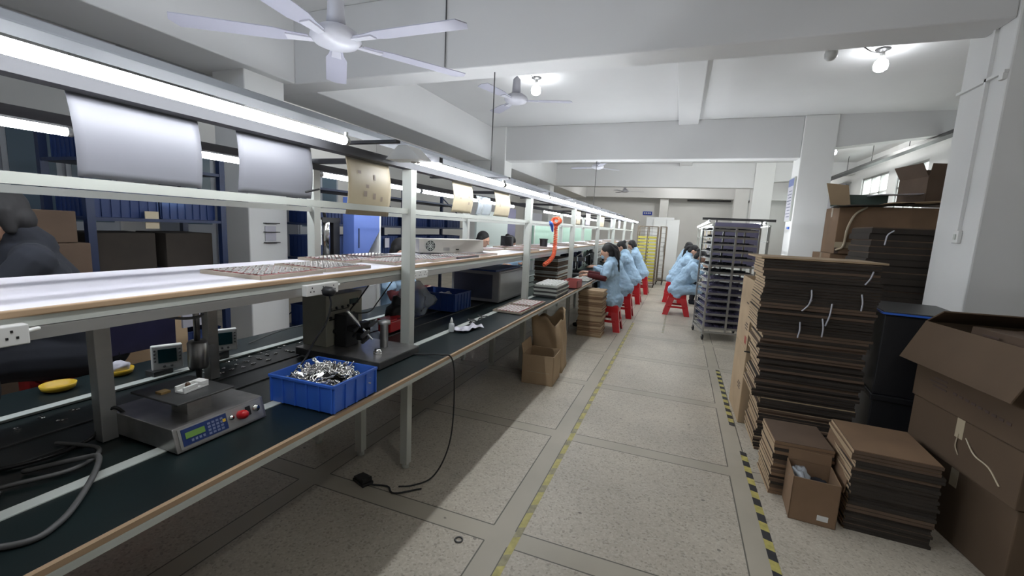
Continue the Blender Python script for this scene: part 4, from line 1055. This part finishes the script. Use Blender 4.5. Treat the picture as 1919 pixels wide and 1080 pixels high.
person('worker in light blue coat with a long ponytail, just beyond the hunched woman', (-.02, 10.3, 0), -L90, lean=.40, head_down=.7, hz=.52)
stool(-.06, 10.3, 'red stool under the ponytailed worker beyond the hunched woman')
person('farthest worker in blue coat on the second bench, partly hidden by the ponytailed one', (.0, 12.0, 0), -L90, lean=.25, head_down=.4, hz=.52, hair='bob')
stool(-.08, 12.0, 'red stool under the farthest worker at the second bench')
stool(-.25, 15.6, 'empty red stool farthest down the aisle')
# people on the far side of the bench, facing the aisle
person('dark-haired person in a dark jacket at the nearest end behind the bench', (-2.80, 1.20, 0), math.radians(163), lean=.22, head_down=.4, hz=.76, coat=M_dark, hair='bob', trousers=mat('grey_cloth', (.22, .24, .26), .9, var=.15), turn=.0, vox=.008)
person('worker in light blue coat seated behind the far blue bin, both hands on the bench', (-2.74, 3.62, 0), -L90, lean=.18, head_down=.35, hz=.52, hair='bob', short=True, arms=(((.18, .22, .78), (.10, .46, .86)), ((-.18, .22, .78), (-.08, .46, .86))))
person('dark-haired worker behind the bench whose head shows past the power unit', (-2.92, 5.9, 0), -L90, lean=.2, head_down=.4, hz=.60, hair='bob')
person('second dark head behind the bench, lower, beyond the power unit', (-2.92, 6.7, 0), -L90, lean=.4, head_down=.7, hz=.58, hair='bun')
stool(-2.80, 1.20, 'red stool under the person at the nearest end behind the bench', .68)
for y, lab in ((3.62, 'red stool under the worker behind the far blue bin'), (5.9, 'red stool under the worker whose head shows past the power unit'), (6.7, 'red stool under the lower dark-haired worker behind the bench')):
    stool(-2.78 if y < 5 else -2.95, y, lab)
# ================================================================ RIGHT SIDE: TROLLEYS, CARTONS
def trolley(name, x0, y0, w, d, h, n, lab, post=.025, m=M_steel, traym=None, lean=0, dens=1, grp='', rz=0, frontposts=1, topbar=True):
    t = thing(name, lab, 'trolley', (x0, y0, 0), rz)
    z0 = .12
    for x in (0, w):
        for y in (0, d): MB().box(x - post / 2, y - post / 2, z0 - .02, x + post / 2, y + post / 2, h).build('post', m, t, bevel=.002)
    if frontposts:
        for y in (0, d): MB().box(w / 2 - post / 2, y - post / 2, z0, w / 2 + post / 2, y + post / 2, h).build('post', m, t)
    mb = MB()
    for z in (z0, h):
        mb.box(0, -post / 2, z - .012, w, post / 2, z + .012).box(0, d - post / 2, z - .012, w, d + post / 2, z + .012)
        mb.box(-post / 2, 0, z - .012, post / 2, d, z + .012).box(w - post / 2, 0, z - .012, w + post / 2, d, z + .012)
    mb.build('frame', m, t)
    for x in (0, w):
        for y in (0, d):
            MB().torus((x, y, .045), .03, .014, 16, 8, rot=(0, PI / 2, 0)).build('caster', M_black, t)
            MB().box(x - .012, y - .02, .05, x + .012, y + .02, .10).build('caster_fork', m, t)
    tz = []
    for k in range(n):
        z = z0 + .05 + (h - z0 - .10) * k / (n - 1) if n > 1 else z0
        MB().box(0, -.006, z - .006, w, .006, z).box(0, d - .006, z - .006, w, d + .006, z).box(-.006, 0, z - .006, .006, d, z).box(w - .006, 0, z - .006, w + .006, d, z).build('tray_rail', m, t)
        tz.append(z)
    return t, tz
t, tz = trolley('tray_trolley', .42, 6.78, .60, .62, 1.63, 15, 'tall steel tray trolley on casters standing by the cartons', rz=.18, m=M_alu)
M_vio = mat('violet_grey_foam', (.12, .11, .20), .7, var=.3, scale=20)
trays = None
for k, z in enumerate(tz):
    lab = 'shallow tray with dark packed parts in the steel trolley'
    Mx = Matrix.Translation((.42, 6.78, 0)) @ Matrix.Rotation(.18, 4, 'Z')
    if trays is None or k == 8:
        trays = thing('loaded_tray', lab, 'tray', (0, 0, 0), .18, 'loaded trays in the steel trolley')
        MB().box(.015, .02, 0, .585, .60, .008).box(.015, .02, .008, .585, .028, .022).box(.015, .592, .008, .585, .60, .022).build('tray', M_alu, trays)
        rr = random.Random(k)
        mb = MB()
        for i in range(8):
            for j in range(8): mb.box(.04 + i * .066, .05 + j * .066, .008, .095 + i * .066, .10 + j * .066, .02 + rr.uniform(.0, .022))
        o = mb.build('packed_parts', M_vio if k < 8 else M_dark, trays); o['kind'] = 'stuff'
        o = trays
    else:
        o = dup(trays, (0, 0, 0), .18, lab, 'loaded trays in the steel trolley')
    o.location = Mx @ Vector((0, 0, z))
# violet board standing on the second bench behind the trolley, bench and its lamp gantry
b2 = thing('second_bench', 'second assembly bench behind the steel trolley, with lamp gantry', 'workbench', (.45, 8.0, 0))
MB().box(0, 0, .72, .9, 7, .75).build('tabletop', M_rail, b2)
for y in (.1, 2.3, 4.6, 6.9):
    for x in (.04, .86): MB().box(x - .02, y - .02, 0, x + .02, y + .02, 1.72).build('post', M_rail, b2)
MB().box(.2, 0, 1.15, .7, 7, 1.17).build('shelf', M_shelf, b2)
mb = MB()
for x in (.04, .86):
    for z in (1.45, 1.70): mb.box(x - .012, 0, z - .012, x + .012, 7, z + .012)
mb.build('rail', M_rail, b2)
MB().box(-.13, .42, 1.78, 1.0, .47, 1.82).build('gantry_bar', M_dsteel, b2)
for x in (.1, .8): MB().box(x - .012, .43, 1.70, x + .012, .46, 1.78).build('gantry_leg', M_dsteel, b2)
tt = dup(t0, (.44, 9.0, 1.755), 0, 'lit tube light at the near end of the second bench', 'tube lights over the second bench', k1)
for y in (10.22, 11.44, 12.66, 13.88): dup(t0, (.44, y, 1.755), 0, 'lit tube light in the row over the second bench', 'tube lights over the second bench', k1)
dup(t0, (1.30, 9.0, 1.755), 0, 'lit tube light over the back of the second bench', 'tube lights over the second bench', k1)
t = thing('display_board', 'violet grey panel standing at the end of the second bench, behind the trolley', 'panel', (.5, 7.92, 1.05))
MB().box(0, 0, 0, .66, .03, .68).build('panel', mat('violet_panel', (.19, .18, .28), .6), t)
for x in (.05, .58): MB().box(x, 0, -.30, x + .03, .03, 0).build('leg', M_alu, t)
for i in range(6):
    y = 8.35 + i * .42
    for j in range(2):
        tag(MB().box(.455, y, 1.2 + j * .24, .475, y + .33, 1.40 + j * .24).build('work_card', M_cream if (i + j) % 3 else M_paper), 'small pale work card clipped on the frame of the second bench', 'card', 'work cards on the second bench')
t = bench_press(0, 'dark green and black machine in front of the hunched woman')
t.location = (.62, 8.75, .752)
blob('dark_green_pouch', (.56, 8.5, .755), (.07, .10, .09), mat('dark_green_cloth', (.01, .06, .03), .7), 'dark green pouch on the second bench before the hunched woman', 'pouch', 44, .4)
# far trolley with yellow trays
t, tz = trolley('tray_trolley', -1.13, 12.6, .52, .55, 1.68, 17, 'far tray trolley loaded with yellow trays at the end of the first bench', m=mat('bronze_frame', (.20, .16, .12), .5, .4))
M_ytray = mat('yellow_tray', (.62, .55, .10), .5)
y0 = None
for k, z in enumerate(tz[:14]):
    mk = M_ytray
    if y0 is None:
        y0 = thing('yellow_tray', 'yellow tray in the far trolley', 'tray', (0, 0, 0), 0, 'yellow trays in the far trolley')
        MB().box(.01, .01, 0, .51, .54, .012).box(.01, .0, .0, .51, .012, .055).build('tray', mk, y0); o = y0
    else: o = dup(y0, (0, 0, 0), 0)
    o.location = (-1.13, 12.6, z)
# second trolley just behind
t, tz = trolley('tray_trolley', -.58, 13.5, .16, .6, 1.70, 12, 'empty tray trolley right behind the yellow tray trolley', m=MATS['bronze_frame'], frontposts=0)

# --- flattened carton stacks
G = 'flattened cartons in the tall stack'
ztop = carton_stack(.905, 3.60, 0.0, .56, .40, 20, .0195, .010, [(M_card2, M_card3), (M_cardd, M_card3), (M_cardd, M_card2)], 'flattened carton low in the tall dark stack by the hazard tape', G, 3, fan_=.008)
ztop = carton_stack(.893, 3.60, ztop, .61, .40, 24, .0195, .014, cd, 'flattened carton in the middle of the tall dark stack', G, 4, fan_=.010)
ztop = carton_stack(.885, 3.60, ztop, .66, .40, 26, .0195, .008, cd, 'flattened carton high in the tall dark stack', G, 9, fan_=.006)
print('tall stack', ztop)
t = tag(MB().box(-.36, -.22, 0, .36, .22, .012).build('cardboard_sheet', M_card3), 'pale cardboard sheet lying across the top of the tall dark stack', 'cardboard sheet')
t.location = (.87, 3.62, ztop + .004); t.rotation_euler = (0, 0, .06)
for k, (x, z, l, a, lab) in enumerate(((.86, 1.13, .06, 0, 'pale strap end high up on the left part of the tall stack'), (.975, 1.02, .10, .12, 'branching pale strap end in the middle of the tall stack'), (.95, .93, .08, -.1, 'pale strap end just under the branching one'),
        (.82, .90, .07, 0, 'pale strap end lowest on the tall stack'), (1.16, 1.28, .06, .35, 'pale strap end near the top of the tall stack'), (1.14, 1.12, .07, -.1, 'pale strap end below the topmost one'), (.845, 1.07, .06, .5, 'slanted pale strap end on the tall stack'))):
    o = MB().limb(spline([(0, 0, l * .75), (.003, -.006, 0), (-.003, -.004, -l * .7)], 5), .0048, 6).build('strap', M_leaf)
    o.location = (x - .02, 3.385, z); o.rotation_euler = (0, a, 0); tag(o, lab, 'strap')
# tall upright open carton with printing, on another one
def closed_carton(loc, rz, w, d, h, m, lab, tape=True, name='carton'):
    t = thing(name, lab, 'carton', loc, rz)
    MB().box(-w / 2, -d / 2, 0, w / 2, d / 2, h).build('carton_body', m, t, bevel=.006)
    if tape:
        MB().box(-w / 2 + .01, -.025, h, w / 2 - .01, .025, h + .001).box(-w / 2 - .001, -.025, h - .10, -w / 2, .025, h).build('tape', M_tape, t)
    return t
M_ink = mat('carton_ink', (.09, .06, .05), .8)
def printing(t, x, y0, z0, n, m=M_ink, side='x'):
    mb = MB()
    for k in range(n):
        if side == 'x': mb.box(x - .0015, y0, z0 - k * .022, x, y0 + .10 + .03 * (k % 2), z0 - k * .022 + .008)
        else: mb.box(y0, x - .0015, z0 - k * .022, y0 + .10 + .03 * (k % 2), x, z0 - k * .022 + .008)
    mb.build('printing', m, t)
t = closed_carton((.70, 4.12, 0), .02, .27, .56, .60, M_card3, 'pale upright carton on the floor behind the tall stack', False)
printing(t, -.136, -.2, .30, 3)
t = open_carton('open_carton', (.70, 4.12, .603), .02, .27, .56, .565, M_card3, 'pale upright open carton standing on another, edge to the aisle', [('+x', .12, -.9)], th=.008)
printing(t, -.136, -.15, .36, 1); printing(t, -.136, -.22, .20, 3)
MB().box(-.1365, -.22, .04, -.135, -.14, .10).build('red_mark', mat('red_ink', (.30, .06, .04), .7), t)
tag(MB().limb([(.562, 3.84, .598), (.70, 3.835, .600), (.83, 3.835, .598)], .006, 6).build('black_band', M_black), 'black band between the two upright pale cartons', 'band')

# black stacked tubs with blue-rimmed lid
t = thing('black_crate', 'tall black crate stack with blue-rimmed lid between carton stacks', 'crate', (1.49, 3.66, 0), -.12)
MB().box(-.20, -.30, 0, .20, .30, .54).box(-.215, -.315, .50, .215, .315, .54).box(-.205, -.305, .54, .205, .305, 1.06).build('crate_body', mat('black_crate_plastic', (.008, .008, .010), .5), t, bevel=.006)
l = MB().box(-.215, -.315, 1.06, .215, .315, 1.085).build('lid', M_black, t, bevel=.004)
MB().box(-.222, -.322, 1.066, .222, -.315, 1.078).box(-.222, .315, 1.066, .222, .322, 1.078).box(-.222, -.322, 1.066, -.215, .322, 1.078).build('blue_rim', M_blue, l)
# low stacks on the floor
GA = 'flattened cartons in the low stack next to the tall one'
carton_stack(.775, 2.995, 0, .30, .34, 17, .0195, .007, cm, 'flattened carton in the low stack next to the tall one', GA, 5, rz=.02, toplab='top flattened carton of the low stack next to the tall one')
GB = 'flattened cartons in the low stack before the large cartons'
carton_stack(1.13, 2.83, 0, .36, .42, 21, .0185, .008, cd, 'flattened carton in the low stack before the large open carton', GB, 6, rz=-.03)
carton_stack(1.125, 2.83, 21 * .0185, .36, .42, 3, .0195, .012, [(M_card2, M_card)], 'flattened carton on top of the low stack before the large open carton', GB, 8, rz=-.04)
tag(MB().box(-.003, -.2, 0, .003, .2, .20).build('cardboard_sheet', M_card), 'loose cardboard sheet leaning between the two low stacks', 'cardboard sheet').location = (.935, 2.86, .18)
bpy.data.objects['cardboard_sheet.001'].rotation_euler = (0, .12, 0)
t = open_carton('open_carton', (.80, 2.70, 0), -.06, .215, .22, .245, M_card, 'small open carton with a white label standing in front of the low stacks', [('+y', .06, .15)])
MB().box(.02, -.1112, .03, .07, -.110, .06).build('label', M_white, t)
blob('plastic_lining', (.745, 2.70, .15), (.04, .08, .05), M_poly, 'clear plastic crumpled inside the small open carton', 'plastic', 12, .6)
blob('dark_scraps', (.83, 2.70, .10), (.06, .08, .05), M_dark, 'dark scraps inside the small open carton', 'scraps', 13, .6)

# large cartons at the corner
a = math.radians(8)
def cb(x, y): return (x, y)
t = closed_carton((1.79, 2.83, 0), a, .74, .72, .385, M_cardL, 'large carton at the bottom of the nearest carton pile, plain', True)
t = closed_carton((1.77, 2.82, .388), a, .74, .72, .26, M_cardL, 'large taped carton in the middle of the nearest carton pile', True)
MB().limb(spline([(-.372, -.05, .18), (-.378, -.12, .13), (-.372, -.20, .11), (-.374, -.27, .06)], 5), .004, 6).limb(spline([(-.372, .0, .18), (-.376, .0, .12), (-.372, -.02, .08)], 5), .003, 6).build('loose_tape', M_tape, t)
t = open_carton('open_carton', (1.76, 2.81, .652), a, .74, .74, .43, M_cardL, 'large open carton on top of the nearest pile, flap folded out', [('-x', .24, 2.72), ('+x', .27, .4), ('+y', .14, -1.0)], th=.008)
printing(t, -.371, .12, .14, 3); 
mb = MB()
for k in range(9): mb.box(-.372, .05 - k * .04, .10 - .002 * k, -.3705, .075 - k * .04, .112 - .002 * k)
mb.build('printed_line', M_ink, t)
MB().box(-.30, -.2, .25, .30, .3, .36).build('folded_insert', M_card2, t)
t = thing('cardboard_insert', 'folded cardboard insert sticking out of the large open carton', 'cardboard', (1.72, 2.86, .96), a)
MB().prism([(-.2, 0), (.2, .02), (.21, .14), (.19, .145), (.0, .12), (-.19, .13)], -.24, .2, 'y').build('insert', M_card2, t, bevel=.004)
printing(t, -.21, 0, .1, 1)

# pile behind: cartons and dark sheets against the second bay
t = closed_carton((1.86, 5.75, 0), .03, .84, .6, .72, M_card2, 'hidden lower carton in the pile beyond the near column')
t = closed_carton((1.87, 5.72, .722), .02, .84, .6, .66, M_card, 'middle carton in the pile beyond the near column')
t = closed_carton((1.88, 5.62, 1.384), -.03, .80, .5, .48, M_card, 'battered carton with tape peeling off, high in the pile beyond the near column')
MB().limb(spline([(-.18, -.255, .47), (-.27, -.28, .40), (-.32, -.29, .26), (-.33, -.27, .08), (-.38, -.262, .04)], 6), .012, 6, flat=(0, 1, 0)).build('peeling_tape', M_tape, t)
MB().box(-.395, -.253, -.0, -.36, -.2505, .06).build('printed_mark', M_ink, t)
MB().box(-.40, -.252, .06, .1, -.2505, .12).build('tape', M_tape, t)
z = carton_stack(1.80, 4.98, 0, .50, .5, 30, .055, .012, [(M_cardd, M_cardd), (M_cardd, M_card2)], 'dark flattened carton bundle in the stack right beyond the near column', 'dark cardboard bundles beyond the near column', 12)
tag(MB().limb(spline([(1.70, 4.705, 1.62), (1.66, 4.70, 1.58), (1.65, 4.70, 1.50)], 6), .006, 6).build('strap', M_leaf), 'pale strap end at the top of the dark bundle stack', 'strap')
# clutter on top
t = thing('folding_tray', 'dark green grey channel-shaped tray on top of the pile', 'tray', (1.62, 5.55, 1.875), .06)
MB().box(-.16, -.1, 0, .26, .1, .006).box(-.16, -.1, 0, .26, -.09, .11).box(-.16, .09, 0, .26, .1, .08).build('tray', mat('green_grey', (.06, .09, .075), .6), t)
o = MB().prism([(0, 0), (.17, 0), (.13, .20), (-.06, .22)], 0, .006, 'y').build('cardboard_flap', M_card3); o.location = (1.40, 5.42, 1.876)
tag(o, 'pale cardboard flap standing up at the near left of the pile top', 'cardboard')
t = open_carton('open_carton', (2.30, 5.6, 1.90), .2, .42, .40, .26, M_card2, 'open carton with raised flaps, topmost on the pile', [('-x', .14, .5), ('-y', .12, .2), ('+y', .12, .1)])
for k, (x, y, z, w, d, r, m, lab) in enumerate(((1.95, 5.5, 1.985, .5, .3, .2, M_paper, 'white foam sheet on the pile top, under the open carton'), (1.72, 5.35, 1.868, .6, .22, .05, M_cardd, 'dark torn sheet over the front edge of the pile top'), (2.05, 5.35, 1.90, .5, .3, -.1, M_card3, 'pale torn sheet sticking out of the pile top'))):
    def sf(u, v, w=w, d=d): return ((u - .5) * w, (v - .5) * d, .012 * math.sin(u * 7) * math.sin(v * 5) + .01 * u)
    o = MB().grid(sf, 12, 8).build('loose_sheet', m, solid=.006); o.location = (x, y, z); o.rotation_euler = (0, -.05, r); tag(o, lab, 'sheet')
# stack of flattened cartons on the floor beside the first woman
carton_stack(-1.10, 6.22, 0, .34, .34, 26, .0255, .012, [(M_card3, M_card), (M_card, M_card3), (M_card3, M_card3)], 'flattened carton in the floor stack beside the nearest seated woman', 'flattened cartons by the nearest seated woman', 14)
# ================================================================ LEFT BACKGROUND
def rack(y0, w, lab, x=-4.62, h=2.1, d=.55, zs=(.12, .60, 1.0, 1.42, 1.85)):
    t = thing('storage_rack', lab, 'rack', (x, y0, 0))
    for xx in (0, d):
        for yy in (0, w): MB().box(xx - .025, yy - .025, 0, xx + .025, yy + .025, h).build('post', M_rack, t)
    for z in zs: MB().box(-.02, -.02, z - .025, d + .02, w + .02, z).build('shelf', M_rack, t)
    MB().limb([(0, 0, .2), (0, w, 1.2)], .008, 6).limb([(d, w - .02, 1.55), (d, w * .45, 2.0)], .01, 6).build('brace', M_rack, t)
    return t
rack(1.90, 1.0, 'blue storage rack behind the bench in front of the nearest white column')
rack(4.05, 1.75, 'blue storage rack between the two white columns, nearer one')
rack(6.0, 1.9, 'blue storage rack between the two white columns, farther one')
seed = 100
for z in (.12, .60, 1.0, 1.42, 1.85):
    for k, y in enumerate((2.16, 2.64)):
        if (z, k) in ((1.85, 1),): continue
        hh = {.12: .28, .6: .26, 1.0: .24, 1.42: .26, 1.85: .2}[z]
        nm = {.12: 'bottom', .6: 'second', 1.0: 'third', 1.42: 'fourth', 1.85: 'top'}[z]
        if z == 1.0:
            tt = closed_carton((-4.34, y, z + .001), 0, .42, .40, .30, M_cardd, 'dark carton on the third shelf of the nearest blue rack, %s one' % ('nearer' if k == 0 else 'farther'), False)
        else:
            bin_('storage_bin', -4.34, y, z + .001, L90, .46, .44, hh, M_navy, 'blue bin on the %s shelf of the nearest blue rack, %s one' % (nm, 'nearer' if k == 0 else 'farther'))
for z, nm in ((.12, 'bottom'), (.60, 'second'), (1.0, 'third'), (1.42, 'fourth')):
    for y, wh in ((4.35, 'nearest'), (4.92, 'middle'), (5.48, 'farthest')):
        bin_('storage_bin', -4.34, y, z + .001, L90, .50, .44, .27, M_navy, 'blue bin on the %s shelf of the rack between the columns, %s one' % (nm, wh))
for z, nm in ((.60, 'second'), (1.0, 'third'), (1.42, 'fourth')):
    for y, wh in ((6.32, 'nearest'), (6.92, 'middle'), (7.52, 'farthest')):
        bin_('storage_bin', -4.34, y, z + .001, L90, .50, .44, .27, M_navy, 'blue bin on the %s shelf of the farther rack between columns, %s one' % (nm, wh))
# labels hung on the racks
for k, (y, z, lab) in enumerate(((2.26, 1.46, 'pale paper label on the nearest blue rack'), (4.75, 1.30, 'white label on a blue bin left of the first full post'), (5.35, 1.22, 'white label on a blue bin seen right of the blue cabinet'))):
    tag(MB().box(-4.075, y, z - .12, -4.068, y + .10, z + .02).build('paper_label', M_cream if k == 0 else M_paper), lab, 'label')
t = thing('rack_lamp', 'short lit lamp at the top of the nearest blue rack', 'lamp', (-4.12, 2.40, 1.565))
MB().box(0, 0, 0, .05, .22, .03).build('housing', M_white, t)
MB().box(.005, .01, -.006, .045, .21, 0).build('diffuser', emis('rack_lamp_glow', (.9, 1, .85), 3.0), t)
# brown cartons at far left
spots = [(-4.2, 1.55, 0, .55, .6, .5), (-4.2, 1.55, .503, .55, .6, .45), (-4.22, 1.57, .956, .5, .55, .28), (-4.2, .85, 0, .6, .65, .55), (-4.2, .86, .553, .58, .62, .5), (-4.2, .86, 1.056, .55, .6, .42), (-4.25, .1, 0, .6, .7, .6), (-4.25, .1, .603, .6, .7, .55), (-4.22, 1.58, 1.239, .48, .4, .22)]
for k, (x, y, z, w, d, h) in enumerate(spots):
    col = ['pile next to the nearest blue rack', 'pile next to the nearest blue rack', 'pile next to the nearest blue rack', 'pile in the middle', 'pile in the middle', 'pile in the middle', 'pile farthest from the rack', 'pile farthest from the rack', 'pile next to the nearest blue rack'][k]
    lv = ['bottom', 'second', 'third', 'bottom', 'second', 'third', 'bottom', 'second', 'topmost'][k]
    closed_carton((x, y, z), .03 * (k % 3 - 1), w, d, h, M_cardd if k % 2 else M_card2, 'brown carton behind the bench, %s of the %s' % (lv, col), True)
closed_carton((-3.35, 1.72, 0), .03, .5, .42, .98, M_card3, 'tall tan carton standing close behind the bench, behind the nearest short post', False)
# pale cupboards along the left wall
for k, y in enumerate((1.2, 2.55, 4.4, 6.6)):
    t = thing('wall_cupboard', 'pale cupboard with window panes far back at the side wall, %s from the near end' % ['first', 'second', 'third', 'fourth'][k], 'cupboard', (-7.35, y, 0))
    MB().box(-.2, 0, 0, .25, 1.1, 2.55).build('body', mat('cupboard_grey', (.35, .37, .42), .5), t, bevel=.01)
    for s in (0, 1):
        dd = MB().box(.25, .03 + s * .54, .1, .27, .53 + s * .54, 2.5).build('door', mat('cupboard_door', (.42, .45, .5), .5), t)
        MB().box(.27, .08 + s * .54, 1.3, .275, .48 + s * .54, 2.4).build('pane', mat('cupboard_pane', (.10, .15, .2), .2), dd)
# blue bright cabinet, black stand and silver cylinders behind the shelf
t = thing('blue_cabinet', 'bright blue machine cover with one slanted lower corner behind the shelf', 'cabinet', (-2.72, 2.98, 0))
MB().prism([(.02, .9), (.20, .9), (.20, 1.2), (.36, 1.40), (.36, 1.68), (.02, 1.68)], 0, .12, 'x').build('cover', mat('bright_blue_panel', (.09, .15, .42), .45, var=.04), t, bevel=.004)
MB().box(.121, .07, 1.25, .124, .085, 1.42).build('slot', M_rack, t)
MB().box(.0, .355, .0, .12, .375, 1.66).box(.02, .03, 0, .10, .34, .9).build('frame', M_white, t)
t = thing('dosing_stand', 'black stand with silver cylinder and hand lever, left of the bright blue cover', 'machine', (-2.75, 2.70, 0))
MB().box(-.08, -.02, 0, .12, .24, 1.15).build('base', M_dsteel, t)
MB().box(-.05, .17, 1.15, .05, .24, 1.50).build('column', M_black, t)
MB().lathe([(.03, 1.18), (.03, 1.47), (.02, 1.48)], (.03, .11, 0), 18).build('cylinder', M_chrome, t)
MB().box(-.04, .04, 1.46, .06, .24, 1.50).build('head', M_black, t)
MB().limb([(.03, .10, 1.50), (.03, .07, 1.60)], [.012, .015], 10).build('lever', M_black, t)
MB().box(0, -.03, 1.28, .06, .03, 1.48).build('label', M_white, t)
# pale column notice with black shelves
t = thing('column_shelf', 'small wire letter tray fixed on the nearest white column', 'letter tray', (-4.415, 3.62, 1.18))
for z in (0, .12, .22): MB().box(0, 0, z, .05, .18, z + .008).build('shelf', M_black, t)
MB().box(0, .02, .02, .006, .16, .19).build('papers', M_paper, t)
t = thing('standing_screen', 'plain greenish white board standing behind the bench, seen past the power unit', 'screen', (-3.35, 6.9, 0))
MB().box(-.02, 0, .04, .02, 1.45, 1.75).build('panel', mat('greenish_white', (.62, .68, .64), .6), t)
for yy in (.03, 1.38): MB().box(-.15, yy, 0, .15, yy + .04, .05).build('foot', M_alu, t)
# plain grey lockers / screens further back
for y, x, w, m, lab in ((9.0, -3.7, .7, MATS['violet_panel'], 'grey violet screen behind the bench before the second white column'), (11.2, -3.9, 1.2, mat('grey_screen', (.25, .25, .27), .6), 'grey screen beyond the second white column'), (13.2, -3.8, 1.0, M_wall, 'plain white cabinet far behind the bench')):
    t = thing('standing_screen', lab, 'screen', (x, y, 0))
    MB().box(-.03, 0, .05, .03, w, 1.9).build('panel', m, t)
    for yy in (.03, w - .07): MB().box(-.15, yy, 0, .15, yy + .04, .05).build('foot', M_alu, t)
for o in list(COL.objects):
    pass
print('objects', len(COL.objects))
